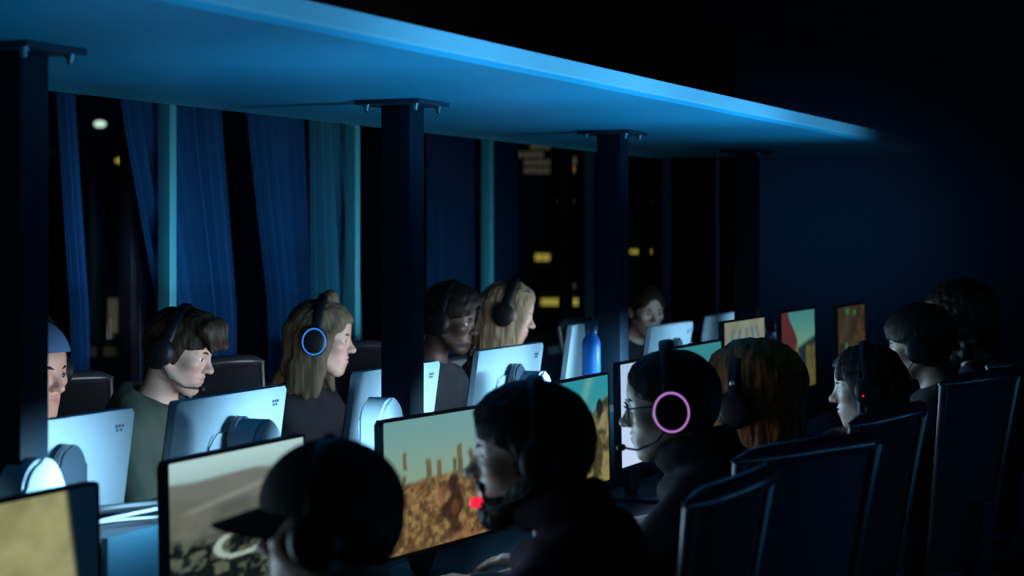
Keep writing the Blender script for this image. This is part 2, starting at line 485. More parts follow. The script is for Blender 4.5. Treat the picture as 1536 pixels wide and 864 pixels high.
    if top == 'hoodie':
        up = nb + [-.03, 0, .02]
        for a in np.linspace(0, 2 * PI, 14, endpoint=False):
            p = nb + np.array([-.012 + .083 * math.cos(a), .085 * math.sin(a), .028 - .030 * math.cos(a)])
            cf.ell(p, (.03, .03, .026 + .012 * (math.cos(a) < 0)), .03)
        cf.ell(nb + [-.11, 0, -.03], (.045, .10, .075), .04)
        if hood:
            for a in np.linspace(0, 2 * PI, 14, endpoint=False):
                cf.ell(lerp(nb, T((-.028, 0, -.05)), .5) + np.array([-.006 + .070 * math.cos(a), .072 * math.sin(a), .030 - .018 * math.cos(a)]), (.022, .022, .030), .03)
    else:
        for a in np.linspace(0, 2 * PI, 14, endpoint=False):
            p = nb + np.array([-.006 + .060 * math.cos(a), .062 * math.sin(a), .022 - .022 * math.cos(a)])
            cf.ell(p, (.014, .014, .012), .02)
    cf.ripple(.0026, (38, 52, 64, 80), seed)
    cf.cone(nb + [-.002, 0, .050], T((-.018, 0, -.05)) + [0, 0, .03], .050, .062, .008, 'sub')
    cf.cut((0, 0, .50), (0, 0, -1), .01)
    CV, CQ = cf.net(); CV = relax(CV, CQ, 1)
    cm = mat('cloth_%s_%d_%d_%d' % ((top,) + tuple(int(999 * x) for x in topcol)), topcol, .85, spec=.2, bump=.35, scale=500)
    cl = bpy.data.objects.new('hoodie' if top == 'hoodie' else 'shirt', np_mesh('shirt', CV, CQ, [cm])); C.objects.link(cl); cl.parent = root
    tf = Field(axis(-.2, .62, .011, .012, 0, .1), axis(-.3, .3, .011, .012, 0, .1), axis(.06, .72, .011, .012, .1, .2))
    tf.cone(pel + [0, -.07, 0], pel + [0, .07, 0], .108 * fat, .108 * fat, .05); legs(tf, .010, .95); tf.ripple(.003, (30, 45, 60), seed + 5)
    TV, TQ = tf.net()
    tr = bpy.data.objects.new('trousers', np_mesh('trousers', relax(TV, TQ, 1), TQ, [mat('denim_dark', (.012, .015, .025), .9, bump=.3, scale=600)])); C.objects.link(tr); tr.parent = root
    for s in (-1, 1):
        sf = Field(np.arange(.28, .64, .008, dtype=np.float32), np.arange(s * .14 - .08, s * .14 + .08, .008, dtype=np.float32), np.arange(-.01, .16, .008, dtype=np.float32))
        sf.ell((.45, s * .14, .045), (.135, .046, .042), .02); sf.ell((.40, s * .14, .08), (.06, .044, .05), .03); sf.cut((0, 0, .004), (0, 0, -1), .004)
        v, q = sf.net()
        so = bpy.data.objects.new('shoe', np_mesh('shoe', v, q, [M_black])); C.objects.link(so); so.parent = root
    if cap: make_cap(root, H, R, g, cap)
    if glasses: make_glasses(root, T, g)
    return dict(root=root, H=Vector(hc), R=Matrix(np.array(Rb @ R).tolist()), g=g)

def scalp(f, T, R, g, grow, k=.02):
    f.ell(T((-.014, 0, .032)), np.array((.098, .075, .087)) * g + grow, k, R)
    f.ell(T((.018, 0, .038)), np.array((.066, .064, .070)) * g + grow, k, R)

def make_hair(style, root, H, R, g, m, seed, nb, grow=.012, low=-.055, fringe=0.0, volume=0.0, length=.30, bun=False, parting=0.0, crown=0.0, front=1.0):
    T = lambda p: H + R @ (np.array(p, float) * g)
    D = lambda v: R @ np.array(v, float)
    wavy = style == 'wavy'
    if wavy: style = 'long'
    big = style in ('long', 'curly')
    lo = H - .20 - (.0 if not big else 0); hi = H + .20
    zlo = H[2] - (.16 if not big else length + .10)
    f = Field(axis(H[0] - .26, H[0] + .19, .0042, .008, H[0] - .13, H[0] + .14), axis(H[1] - .19, H[1] + .19, .0042, .008, H[1] - .11, H[1] + .11),
              axis(zlo, H[2] + .20, .0042, .008, H[2] - .14, H[2] + .20))
    scalp(f, T, R, g, grow)
    f.ell(T((-.038, 0, .005)), np.array((.066, .066 + volume * .4, .085)) * g + grow * .8, .03, R)
    if volume: f.ell(T((-.02, 0, .055)), np.array((.098, .078, .075)) * g + grow + volume, .03, R)
    if crown: f.ell(T((.005, 0, .085)), np.array((.085, .062, .045)) * g + crown, .03, R)
    # keep the face, the ears and the neck clear
    f.cut(T((-.02, 0, low)), D((.10, 0, -1)), .012)
    f.ell(T((.098, 0, -.030)), np.array((.062, .056 if style != 'long' else .050, .102)) * g, .012, R, 'sub')
    f.cone(T((.085, -.05, -.02)), T((.085, .05, -.02)), .052 * g, .052 * g, .012, 'sub')
    if style == 'wavy': pass
    if style in ('short', 'fringe', 'crop'):
        for s in (-1, 1):
            f.cone(T((.045, s * .085, -.075)), T((.048, s * .085, -.005)), .040 * g, .030 * g, .012, 'sub')
            f.ell(T((-.008, s * .092, -.014)), np.array((.025, .024, .036)) * g, .008, R, 'sub')
    rng = random.Random(seed)
    if style == 'fringe':
        for i in range(15):
            y = -.062 + .124 * i / 14; a = rng.uniform(.8, 1.15)
            f.cone(T((.02, y * .85, .105)), T((.075, y, .093)), .020 * g, .021 * g, .014)
            f.cone(T((.075, y, .093)), T((.104 * (1 - 2.2 * y * y / .01 * .02), y + rng.uniform(-.01, .012), .066 - .014 * a)), .020 * g, .009 * g, .012)
            f.cone(T((.096, y, .068)), T((.104 + rng.uniform(0, .018), y + rng.uniform(-.012, .016), .042 + rng.uniform(-.006, .012))), .010 * g, .0035 * g, .008)
    if style == 'long':
        # strands fall in front of the scalp cut, down over the shoulders
        for s in (-1, 1):
            for i in range(13):
                u = i / 12.0
                x = .058 - .135 * u; y = s * (.068 + .016 * math.sin(u * PI))
                if front < 1 and u < .25: continue
                p0 = T((x * .8 - .01, s * .050, .085 - .02 * u)); p1 = T((x, y, .005)); 
                L = length * (.92 + .16 * rng.random())
                p2 = T((x * 1.0 - .01, y * 1.06, -.09)); p3 = np.array([p2[0] + (nb[0] - p2[0]) * .10 + .012 * (u < .4), p2[1] + s * .018, H[2] - L])
                f.cone(p0, p1, .020, .019, .018); f.cone(p1, p2, .019, .018, .016); f.cone(p2, p3, .019, .007, .014)
        for i in range(9):
            y = -.06 + .12 * i / 8; L = length * (.95 + .1 * rng.random())
            p1 = T((-.100, y * .9, .02)); p2 = T((-.090, y, -.08)); p3 = np.array([min(p2[0], nb[0] - .075), p2[1] * 1.1, H[2] - L])
            f.cone(p1, p2, .024, .022, .02); f.cone(p2, p3, .022, .010, .018)
    if style == 'curly':
        for i in range(90):
            a = rng.uniform(0, 2 * PI); z = rng.uniform(-length, .10) ; 
            back = .35 + .65 * (1 - math.cos(a)) / 2
            r = (.085 + .035 * rng.random()) * (1 if z < .03 else max(.35, 1 - (z - .03) * 7)) * (.86 + .25 * min(1, max(0, -z * 6)))
            x = r * math.cos(a) - .025; y = r * math.sin(a) * .95
            if x > .025 + .02 * (z > .05) : continue
            f.ell(T((x, y, z)), (.028, .028, .030), .014)
    if bun:
        f.ell(T((.008, .0, .134)), (.028, .031, .025), .014)
        f.cone(T((.01, 0, .12)), T((.012, 0, .135)), .022, .022, .01)
    f.ripple(.0030 if style in ('curly', 'long') else .0021 if style == 'fringe' else .0013, (140, 190, 240, 320) if style != 'curly' else (90, 130, 180), seed, (.5 if wavy else .22) if style == 'long' else (.5 if style == 'fringe' else 1.0))
    V, Q = f.net(); V = relax(V, Q, 1, .3)
    o = bpy.data.objects.new('hair', np_mesh('hair', V, Q, [m])); C.objects.link(o); o.parent = root
    return o

def make_beard(root, H, R, g, m, seed):
    T = lambda p: H + R @ (np.array(p, float) * g)
    f = Field(axis(H[0] - .14, H[0] + .16, .004, .01, H[0] - .06, H[0] + .14), axis(H[1] - .1, H[1] + .1, .004, .01, H[1] - .08, H[1] + .08), axis(H[2] - .19, H[2] + .06, .004, .01, H[2] - .17, H[2] + .03))
    for s in (-1, 1):
        f.cone(T((-.004, s * .0655, .000)), T((.000, s * .062, -.045)), .012 * g, .016 * g, .012)
        f.cone(T((-.000, s * .060, -.048)), T((.054, s * .033, -.104)), .0215 * g, .0225 * g, .015)
        f.cone(T((.052, s * .036, -.078)), T((.078, s * .020, -.086)), .017 * g, .014 * g, .01)
        f.cone(T((.080, s * .022, -.050)), T((.0895, s * .003, -.0455)), .0065 * g, .0062 * g, .006)
        f.cone(T((.080, s * .023, -.050)), T((.076, s * .023, -.080)), .0060 * g, .010 * g, .008)
    f.cone(T((.066, -.014, -.104)), T((.066, .014, -.104)), .0245 * g, .0245 * g, .015)
    f.ell(T((.0905, 0, -.0605)), np.array((.02, .0225, .0115)) * g, .004, R, 'sub')
    f.ripple(.0018, (200, 280, 340), seed)
    V, Q = f.net()
    o = bpy.data.objects.new('beard', np_mesh('beard', V, Q, [m])); C.objects.link(o); o.parent = root

def make_cap(root, H, R, g, spec):
    """baseball cap: spec = (colour, brim direction +1 front / -1 back)"""
    col, dirn = spec
    T = lambda p: H + R @ (np.array(p, float) * g)
    m = mat('cap_%d' % int(999 * (col[0] + 2 * col[2])), col, .85, bump=.3, scale=600)
    f = Field(axis(H[0] - .16, H[0] + .16, .0045, .008, H[0] - .14, H[0] + .14), axis(H[1] - .13, H[1] + .13, .0045, .008, H[1] - .1, H[1] + .1), axis(H[2] - .1, H[2] + .2, .0045, .008, H[2], H[2] + .18))
    f.ell(T((-.008, 0, .036)), np.array((.112, .090, .100)) * g, .02, R)
    f.cut(T((0, 0, .020 if dirn > 0 else .040)), R @ np.array((.12 if dirn > 0 else .22, 0, -1.0)), .006)
    f.ell(T((-.008, 0, .030)), np.array((.1065, .0845, .0945)) * g, .006, R, 'sub')
    f.ell(T((-.008, 0, .138)), (.009, .009, .006), .004)
    V, Q = f.net()
    o = bpy.data.objects.new('cap', np_mesh('cap', V, Q, [m])); C.objects.link(o); o.parent = root
    bm = BM(); n = 14; rows = []
    for k in range(5):
        rr = k / 4.0; row = []
        for i in range(n + 1):
            a = -1.15 + 2.3 * i / n
            x = (.100 * math.cos(a) + rr * .088 * max(0, math.cos(a * 1.2)) ** .6); y = .088 * math.sin(a) * (1 - .05 * rr)
            z = (.038 if dirn > 0 else .024) - .028 * rr - 1.9 * y * y * (.5 + rr)
            row.append(bm.verts.new(T((dirn * x - .006, y, z))))
        rows.append(row)
    for a, b in zip(rows, rows[1:]):
        for i in range(n): bm.faces.new((a[i], a[i + 1], b[i + 1], b[i]))
    bmesh.ops.solidify(bm, geom=bm.faces[:], thickness=.004)
    obj('cap_brim', bm, m, o)

def make_glasses(root, T, g):
    bm = BM(); Rm = Matrix(np.array([T((1, 0, 0)) - T((0, 0, 0)), T((0, 1, 0)) - T((0, 0, 0)), T((0, 0, 1)) - T((0, 0, 0))]).T.tolist()).normalized()
    for s in (-1, 1):
        pts = [T((.096 - .006 * abs(math.cos(a)), s * .033 + .024 * math.cos(a), .001 + .019 * math.sin(a))) for a in np.linspace(0, 2 * PI, 21)]
        add_tube(bm, pts, .0016, 6)
        add_tube(bm, [T((.090, s * .057, .006)), T((.05, s * .074, .008)), T((-.012, s * .080, .010)), T((-.026, s * .079, -.006))], .0017, 6)
    add_tube(bm, [T((.096, -.010, .005)), T((.099, 0, .008)), T((.096, .010, .005))], .0016, 6)
    obj('eyeglasses', bm, M_satin, root)

def headset(p, label, ring=None, mic_side=1, mic=True, tipcol=None, led=None, band=True, group=None, cup=.043, wide=0.0, glint=False, over=.020, back=0.0):
    root = thing('headset', label, 'headset', p['H'], 0, group)
    root.rotation_euler = p['R'].to_euler(); root.location = p['H'] + p['R'] @ Vector((-back, 0, 0))
    bm = BM(); W_ = .090 + wide
    pts = []
    for i in range(25):
        a = PI * i / 24
        pts.append((-.008 , math.cos(a) * W_ * (1.0 + .0 * math.sin(a)), .012 + math.sin(a) * (.107 + over)))
    add_tube(bm, pts, .0085, 10, flat=(1.9, .55)); obj('headband', bm, M_satin, root)
    bm = BM()
    add_tube(bm, [(-.008, math.cos(a) * (W_ - .010), .012 + math.sin(a) * (.098 + over)) for a in np.linspace(.9, PI - .9, 13)], .008, 8, flat=(1.7, .7)); obj('headband_cushion', bm, M_black, root)
    for s in (-1, 1):
        bm = BM(); rot = R3(-s * PI / 2, 0, 0)
        add_lathe(bm, [(.001, .021), (.026, .020), (cup - .006, .017), (cup, .010), (cup, .000), (cup - .004, -.004), (cup - .002, -.018), (cup - .012, -.021), (.001, -.018)], (0, 0, 0), 32, rot)
        for v in bm.verts: v.co.z *= 1.12
        c = obj('ear_cup', bm, M_satin, root, loc=(-.008, s * (W_ + .006), -.004))
        if glint:
            bm = BM(); add_box(bm, (0, 0, 0), (.016, .010, .014), bev=.003); obj('hinge', bm, M_steel, root, loc=(-.008, s * W_, .062))
        if ring is not None:
            bm = BM(); add_torus(bm, (0, s * .016, 0), cup - .006, .0026, R3(PI / 2, 0, 0), 40, 8)
            for v in bm.verts: v.co.z *= 1.12
            obj('light_ring', bm, mat('ring_%d_%d' % (int(ring[0] * 99), int(ring[2] * 99)), (.02, .02, .02), .4, emit=ring, estr=1.0), c)
        if led is not None and s == mic_side:
            bm = BM(); add_ball(bm, (.018, s * .019, -.012), .004, 10)
            obj('led', bm, mat('led_red', (.02, .01, .01), .4, emit=(1.0, .01, .05), estr=.8), c)
    if mic:
        s = mic_side
        bm = BM(); add_tube(bm, [(-.002, s * (W_ + .010), -.030), (.03, s * (W_ - .002), -.066), (.075, s * .062, -.084), (.104, s * .036, -.080)], [.0032, .0028, .0026, .0028], 8)
        b = obj('microphone_boom', bm, M_satin, root)
        bm = BM(); add_ball(bm, (.112, s * .027, -.079), .0115 if tipcol else .009, 14, (1.25, .9, .9))
        obj('microphone_tip', bm, M_black if tipcol is None else mat('mic_glow', (.1, .01, .02), .5, emit=tipcol, estr=1.0), b)
    return root
# ------------------------------------------------------------------ the room
M_wall = mat('wall_dark_paint', (.05, .11, .18), .8, spec=.15, bump=.1, scale=40)
M_dark = mat('ceiling_black', (.012, .013, .016), .9, spec=.05)
M_floor = mat('floor_carpet', (.018, .02, .025), .9, bump=.3, scale=300)
M_sill = mat('window_sill_paint', (.30, .36, .38), .5)
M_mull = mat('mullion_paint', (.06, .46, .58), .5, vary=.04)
T_END, P_WIN = 12.6, 3.955
def slab(name, x0, x1, y0, y1, z0, z1, m, **k):
    bm = BM(); add_box(bm, ((x0 + x1) / 2, (y0 + y1) / 2, (z0 + z1) / 2), (x1 - x0, y1 - y0, z1 - z0), bev=k.pop('bev', 0))
    return struct(name, bm, m, **k)
slab('floor', -4.3, 4.2, -2.2, T_END + .2, -.1, 0, M_floor)
slab('ceiling', -4.3, 4.2, -2.2, T_END + .2, 3.3, 3.4, M_dark)
slab('wall_end', -4.3, 4.2, T_END, T_END + .12, 0, 3.3, M_wall)
slab('wall_back', -4.3, 4.2, -2.2, -2.1, 0, 3.3, M_dark)
slab('wall_right', 4.1, 4.2, -2.2, T_END + .2, 0, 3.3, M_dark)
slab('wall_window', -P_WIN - .14, -P_WIN + .02, -2.2, T_END + .2, 0, .93, M_wall)
slab('wall_above_windows', -P_WIN - .14, -P_WIN + .02, -2.2, T_END + .2, 2.45, 3.3, M_dark)
slab('trim_sill', -P_WIN + .02, -3.72, -2.1, T_END, .925, .965, M_sill, bev=.006)
# glazing bays between the posts
gm = bpy.data.materials.new('window_glass'); gm.use_nodes = True
nt = gm.node_tree; nt.nodes.clear()
out = nt.nodes.new('ShaderNodeOutputMaterial'); mxs = nt.nodes.new('ShaderNodeMixShader'); tr = nt.nodes.new('ShaderNodeBsdfTransparent'); gl = nt.nodes.new('ShaderNodeBsdfGlossy')
mxs.inputs[0].default_value = .05
tr.inputs[0].default_value = (.86, .90, .90, 1); gl.inputs['Roughness'].default_value = .02
nt.links.new(tr.outputs[0], mxs.inputs[1]); nt.links.new(gl.outputs[0], mxs.inputs[2]); nt.links.new(mxs.outputs[0], out.inputs[0])
posts = [row_t(p, 3.81) for p in (-159, 251, 529, 731, 885, 1000)]
posts = [posts[0] - 2.82, posts[0] - 1.41] + posts + [T_END - .04]
for i, (a, b) in enumerate(zip(posts, posts[1:])):
    w = bpy.data.objects.new('window_%d' % (i + 1), None); C.objects.link(w); w.location = (-P_WIN, (a + b) / 2, .95); w['kind'] = 'structure'
    h = 1.5; wd = b - a
    bm = BM()
    for z in (.03, h - .03): add_box(bm, (0, 0, z), (.05, wd - .002, .05), bev=.004)
    for y in (-wd / 2 + .025, wd / 2 - .025): add_box(bm, (0, y, h / 2), (.05, .045, h - .11), bev=.004)
    obj('window_frame', bm, M_stand, w)
    bm = BM(); add_box(bm, (0, 0, h / 2), (.008, wd - .09, h - .1)); obj('glass', bm, gm, w)
    bm = BM(); add_box(bm, (P_WIN - 3.81, wd / 2, h / 2 + .01), (.05, .045, h - .02), bev=.004); obj('mullion', bm, M_mull, w)

# ------------------------------------------------------------------ the canopy over the bench and its posts
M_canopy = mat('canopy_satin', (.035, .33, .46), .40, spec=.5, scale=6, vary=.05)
M_post = mat('post_paint', (.004, .012, .022), .6, spec=.2)
CZ, T_C0, T_C1 = 1.907, .3, 8.6
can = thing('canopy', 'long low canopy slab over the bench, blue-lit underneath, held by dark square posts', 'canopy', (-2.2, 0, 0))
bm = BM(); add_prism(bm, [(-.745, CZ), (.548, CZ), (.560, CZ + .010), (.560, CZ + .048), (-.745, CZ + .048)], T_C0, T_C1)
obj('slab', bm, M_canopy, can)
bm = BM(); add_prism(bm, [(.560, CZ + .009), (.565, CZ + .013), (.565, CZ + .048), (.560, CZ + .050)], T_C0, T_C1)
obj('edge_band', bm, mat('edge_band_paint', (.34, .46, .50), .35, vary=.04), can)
pt = [row_t(x, 2.3) for x in (24, 604, 919, 1120)]
pt = [pt[0] - 1.65] + pt
for t in pt:
    bm = BM(); add_box(bm, (0, 0, CZ / 2 - .006), (.088, .088, CZ - .012), bev=.006)
    post = obj('post', bm, M_post, can, loc=(-.10, t, 0))
    bm = BM(); add_box(bm, (0, 0, CZ - .007), (.19, .19, .012), bev=.002); obj('flange', bm, M_stand, post)
    for sx in (-1, 1):
        for sy in (-1, 1):
            bm = BM(); add_lathe(bm, [(.011, 0), (.011, -.006), (.007, -.006), (.007, -.016), (.004, -.019)], (0, 0, 0), 12)
            obj('bolt', bm, M_steel, post, loc=(sx * .072, sy * .072, CZ - .013))

# ------------------------------------------------------------------ added blue uplights, out of view, that light the canopy from below
def added_uplight(label, x, y, h, power, target, spread=24):
    r = thing('added_fill_light', label, 'lamp', (x, y, 0), 0, 'added blue fill lights behind the players')
    d = Vector(target) - Vector((x, y, h)); yaw = math.atan2(d.y, d.x); el = math.atan2(d.z, math.hypot(d.x, d.y)); R_ = R3(0, 0, yaw) @ R3(0, -el, 0)
    bm = BM(); add_box(bm, (-.07, 0, 0), (.12, .98, .16), bev=.012); o = obj('lamp_housing', bm, M_black, r, loc=(0, 0, h), rot=R_.to_euler())
    bm = BM(); add_box(bm, (-.006, 0, 0), (.006, .92, .12)); obj('lens', bm, mat('lens_blue', (.02, .05, .1), .3, emit=(.08, .45, 1.0), estr=2.0), o)
    bm = BM(); add_tube(bm, [(0, 0, .42), (0, 0, h - .07)], .016, 10); obj('pole', bm, M_satin, r)
    for k in range(3):
        a = 2 * PI * k / 3 + .5; bm = BM(); add_tube(bm, [(0, 0, .43), (.30 * math.cos(a), .30 * math.sin(a), .011)], .011, 8); obj('leg', bm, M_satin, r)
    l = lamp_area('beam', o, (.004, 0, 0), (0, -PI / 2, 0), .12, .92, power, (.09, .52, 1.0), math.radians(spread))
    return r
added_uplight('added unseen fill light on a tripod aimed at the end wall', .25, 7.2, .80, WASH_W * .14, (-2.75, 12.0, 1.50), 20)  # extra unseen lamp, added to give the end wall its blue tone
for y, k, who_ in ((2.5, .30, 'the capped player'), (3.5, .85, 'the bearded player'), (4.5, 1.0, 'the player with the pink ring'), (5.5, .95, 'the red-haired player'), (6.5, .42, 'the black-haired woman')):
    added_uplight('added unseen fill light on a tripod behind ' + who_, .25, y, .80, WASH_W * k, (-1.72, y + .2, 1.93))

# ------------------------------------------------------------------ benches and the spine between them
T0, T1 = 1.15, 9.35
def bench(name, label, P0, P1):
    r = thing(name, label, 'table', (-(P0 + P1) / 2, (T0 + T1) / 2, 0))
    w = P1 - P0; L = T1 - T0
    bm = BM(); add_box(bm, (0, 0, .72), (w, L, .03), bev=.005); obj('table_top', bm, M_table, r)
    for k in range(6):
        y = -L / 2 + .15 + k * (L - .3) / 5
        bm = BM()
        for x in (-w / 2 + .05, w / 2 - .05): add_box(bm, (x, y, .352), (.05, .05, .704), bev=.004)
        add_box(bm, (0, y, .68), (w - .1, .04, .04)); obj('leg_frame', bm, M_stand, r)
bench('gaming_bench', 'long dark bench carrying the monitors whose game pictures are seen', 1.47, 2.12)
bench('gaming_bench', 'long dark bench by the windows carrying the monitors seen from behind', 2.385, 3.0)
edges = [T0] + [v for t in pt if t > T0 for v in (t - .06, t + .06)] + [T1]
seg_lab = ['blue-fronted cable cabinet between the benches, nearest the camera', 'blue-fronted cable cabinet between the benches, behind the two large foreground screens',
           'blue-fronted cable cabinet carrying the blue bottle', 'blue-fronted cable cabinet between the last two posts', 'blue-fronted cable cabinet at the far end beyond the last post']
segs = [(a, b) for a, b in zip(edges[::2], edges[1::2]) if b - a > .1]
for (a, b), lab in zip(segs, seg_lab[-len(segs):]):
    r = thing('cable_cabinet', lab, 'cabinet', (-2.25, (a + b) / 2, 0), 0, 'cable cabinets between the benches'); L = b - a
    bm = BM(); add_box(bm, (.108, 0, .487), (.016, L, .974), bev=.003); obj('front_panel', bm, M_panel, r)
    bm = BM(); add_box(bm, (-.108, 0, .487), (.016, L, .974), bev=.003); obj('back_panel', bm, M_stand, r)
    bm = BM(); add_box(bm, (0, 0, .955), (.2, L, .014)); add_box(bm, (0, L / 2 - .01, .46), (.2, .016, .92)); add_box(bm, (0, -L / 2 + .01, .46), (.2, .016, .92)); obj('tray', bm, M_wood, r)

# ------------------------------------------------------------------ screens: what each game picture shows
def vnoise(u, v, seed, f):
    rng = np.random.default_rng(seed); g = rng.random((40, 40))
    x = (u * f) % 39; y = (v * f) % 39; i = x.astype(int); j = y.astype(int); a = x - i; b = y - j
    a = a * a * (3 - 2 * a); b = b * b * (3 - 2 * b)
    return g[i, j] * (1 - a) * (1 - b) + g[i + 1, j] * a * (1 - b) + g[i, j + 1] * (1 - a) * b + g[i + 1, j + 1] * a * b
def fbm(u, v, seed, f): return (vnoise(u, v, seed, f) + .5 * vnoise(u, v, seed + 1, f * 2.1) + .25 * vnoise(u, v, seed + 2, f * 4.3)) / 1.75
def mixc(a, b, k): k = np.clip(k, 0, 1)[..., None]; return a * (1 - k) + b * k
def L(*c): return lin(c) * np.ones(1)
def ss(a, b, x): t = np.clip((x - a) / (b - a), 0, 1); return t * t * (3 - 2 * t)
def pic_valley(u, v):
    c = mixc(L(132, 164, 162), L(170, 204, 202), ss(.75, 1, v))
    r1 = .85 + .03 * vnoise(u, v * 0, 5, 5); c = mixc(c, L(104, 108, 102) + .02 * fbm(u, v, 8, 9)[..., None], ss(r1 + .01, r1 - .02, v))
    r2 = .72 + .05 * np.sin(u * 7 + 1) * .5 + .04 * vnoise(u, v * 0, 9, 7); c = mixc(c, mixc(L(78, 82, 74), L(112, 114, 102), fbm(u, v, 12, 8)), ss(r2 + .02, r2 - .04, v))
    c = mixc(c, L(140, 144, 134), .6 * np.exp(-((v - .66 - .16 * u) / .018) ** 2) * ss(.05, .2, u))
    n = fbm(u, v * 1.6, 21, 18); c = mixc(c, mixc(L(14, 24, 24), L(86, 92, 78), ss(.45, .72, n)), ss(.58, .50, v + .05 * vnoise(u, v, 3, 8)))
    ring = np.abs(np.hypot((u - .50) / .17, (v - .42) / .075) - 1); c = mixc(c, L(160, 178, 166), ss(.24, .10, ring) * ss(.30, .62, .75 - .5 * u + .9 * (.49 - v)))
    return c
def pic_ruins(u, v):
    c = mixc(L(126, 156, 138), L(106, 154, 154), ss(.55, 1, v))
    g = .50 + .04 * vnoise(u, v * 0, 31, 8) + .03 * u
    n = fbm(u * 1.2, v, 33, 24); gr = mixc(L(84, 64, 38), L(146, 118, 76), ss(.25, .75, n))
    gr = mixc(gr, L(66, 54, 34), .7 * ss(.55, .75, fbm(u, v, 40, 14)))
    gr = mixc(gr, L(132, 84, 62), .5 * ss(.6, .8, fbm(u, v, 44, 10)))
    c = mixc(c, gr, ss(g + .02, g - .02, v))
    for x, w, h, b0 in ((.18, .020, .78, .64), (.17, .02, .60, .5), (.38, .030, .70, .5), (.47, .026, .68, .5), (.61, .022, .66, .5), (.66, .030, .76, .5), (.77, .03, .68, .5), (.90, .035, .66, .5)):
        c = mixc(c, mixc(L(84, 84, 58), L(118, 104, 68), vnoise(u, v, 50, 20)), ss(w, w * .5, np.abs(u - x + .02 * (vnoise(u * 0, v, 53, 18) - .5))) * ss(h + .01, h - .03, v + .03 * vnoise(u, v, 51, 22)) * ss(b0 - .04, b0, v))
    c = mixc(c, L(90, 44, 34), .6 * ss(.05, .02, np.hypot((u - .76) * 1.4, v - .66)))
    fig = np.minimum(np.hypot((u - .60) / .045, (v - .47) / .05), np.hypot((u - .60 - .02 * np.sin(v * 22)) / (.085 + .03 * np.sin(v * 30)), (v - .26) / .22))
    c = mixc(c, L(46, 30, 26), ss(1.15, .75, fig) * .9)
    c = mixc(c, L(104, 62, 36), .7 * ss(1, .6, np.hypot((u - .61) / .045, (v - .26) / .08)))
    return c
def pic_cliff(u, v):
    c = mixc(L(104, 150, 134), L(40, 140, 150), ss(.35, .95, v + .2 * (1 - u)))
    c = mixc(c, L(140, 190, 180), .35 * np.exp(-((u - .62 - .5 * (v - .8)) / .06) ** 2) * ss(.5, .8, v))
    r = .30 + .42 * ss(.35, .95, u) + .10 * vnoise(u, v * 0, 61, 9); n = fbm(u, v, 63, 13)
    c = mixc(c, mixc(L(56, 54, 30), L(136, 126, 80), ss(.3, .7, n)), ss(r + .02, r - .03, v))
    c = mixc(c, L(36, 36, 24), .9 * ss(1, .7, np.hypot((u - .80) / .12, (v - .28) / .22)) * ss(.3, .6, n))
    c = mixc(c, L(18, 26, 28), ss(1, .7, np.hypot((u - .86) / .06, (v - .70) / .10)))
    return c
def pic_teal(u, v):
    c = mixc(L(30, 96, 110), L(50, 130, 140), v); return mixc(c, L(12, 40, 52), ss(.5, .62, fbm(u, v, 71, 7)) * ss(.7, .4, v))
def pic_page(u, v):
    return mixc(L(196, 216, 244), L(168, 196, 234), v) * (.96 + .04 * fbm(u, v, 121, 6)[..., None])
def pic_blot(u, v):
    n = fbm(u, v * .7, 81, 9); c = mixc(L(108, 116, 100), L(136, 138, 120), n)
    for k in range(5): c = mixc(c, L(52, 96, 128), .85 * np.exp(-((u - .22 - .15 * k - .03 * np.sin(v * 14 + k)) / .028) ** 2) * ss(.94, .88, v) * ss(.50, .62, v))
    return mixc(c, L(60, 90, 104), ss(.35, .15, v))
def pic_gate(u, v):
    c = mixc(L(96, 140, 118), L(60, 122, 122), ss(.5, 1, v))
    c = mixc(c, L(80, 40, 42), ss(.02, -.02, u - .46 + .25 * ss(.6, 1, v)))
    c = mixc(c, L(22, 44, 50), ss(.58, .50, v + .22 * (.5 - u)))
    n = fbm(u, v, 93, 10); c = mixc(c, mixc(L(84, 82, 56), L(118, 110, 76), n), ss(.03, -.02, np.abs(u - .42 - .1 * (v - .2)) - .30 * (.62 - v)))
    return mixc(c, mixc(L(56, 58, 38), L(104, 96, 54), n), ss(.70, .74, u) * ss(.58, .5, v))
def pic_cave(u, v):
    n = fbm(u, v, 103, 9); c = mixc(L(24, 24, 18), L(70, 60, 44), n)
    for x, y in ((.30, .45), (.55, .35), (.42, .20), (.35, .93), (.62, .90), (.20, .15)):
        c = mixc(c, L(24, 120, 76), .8 * ss(1, .3, np.hypot((u - x) / .07, (v - y) / .06)))
    return mixc(c, L(84, 52, 36), .4 * ss(.7, 1, u) * ss(.3, .6, n))
def pic_sand(u, v):
    c = mixc(L(108, 108, 70), L(164, 164, 118), fbm(u, v, 111, 7)); c = mixc(c, L(70, 64, 38), ss(.6, .75, fbm(u, v, 115, 9)) * ss(.6, .5, v))
    return mixc(c, L(4, 26, 40), ss(-.02, .02, u - .83 - .10 * (1 - v) + .0 * v))
NX, NY = 112, 70
def screen_mesh(pic, w, h):
    uu, vv = np.meshgrid(np.linspace(0, 1, NX + 1), np.linspace(0, 1, NY + 1), indexing='ij')
    V = np.stack([(uu - .5) * w, np.zeros_like(uu), (vv - .5) * h], -1).reshape(-1, 3)
    i, j = np.meshgrid(np.arange(NX), np.arange(NY), indexing='ij'); k = i * (NY + 1) + j
    Q = np.stack([k, k + NY + 1, k + NY + 2, k + 1], -1).reshape(-1, 4)
    me = np_mesh('screen', V, Q, [])
    col = np.concatenate([np.clip(pic(uu, vv), 0, 1).reshape(-1, 3), np.ones(((NX + 1) * (NY + 1), 1))], 1).astype(np.float32)
    at_ = me.color_attributes.new('picture', 'FLOAT_COLOR', 'POINT'); at_.data.foreach_set('color', col.ravel())
    return me
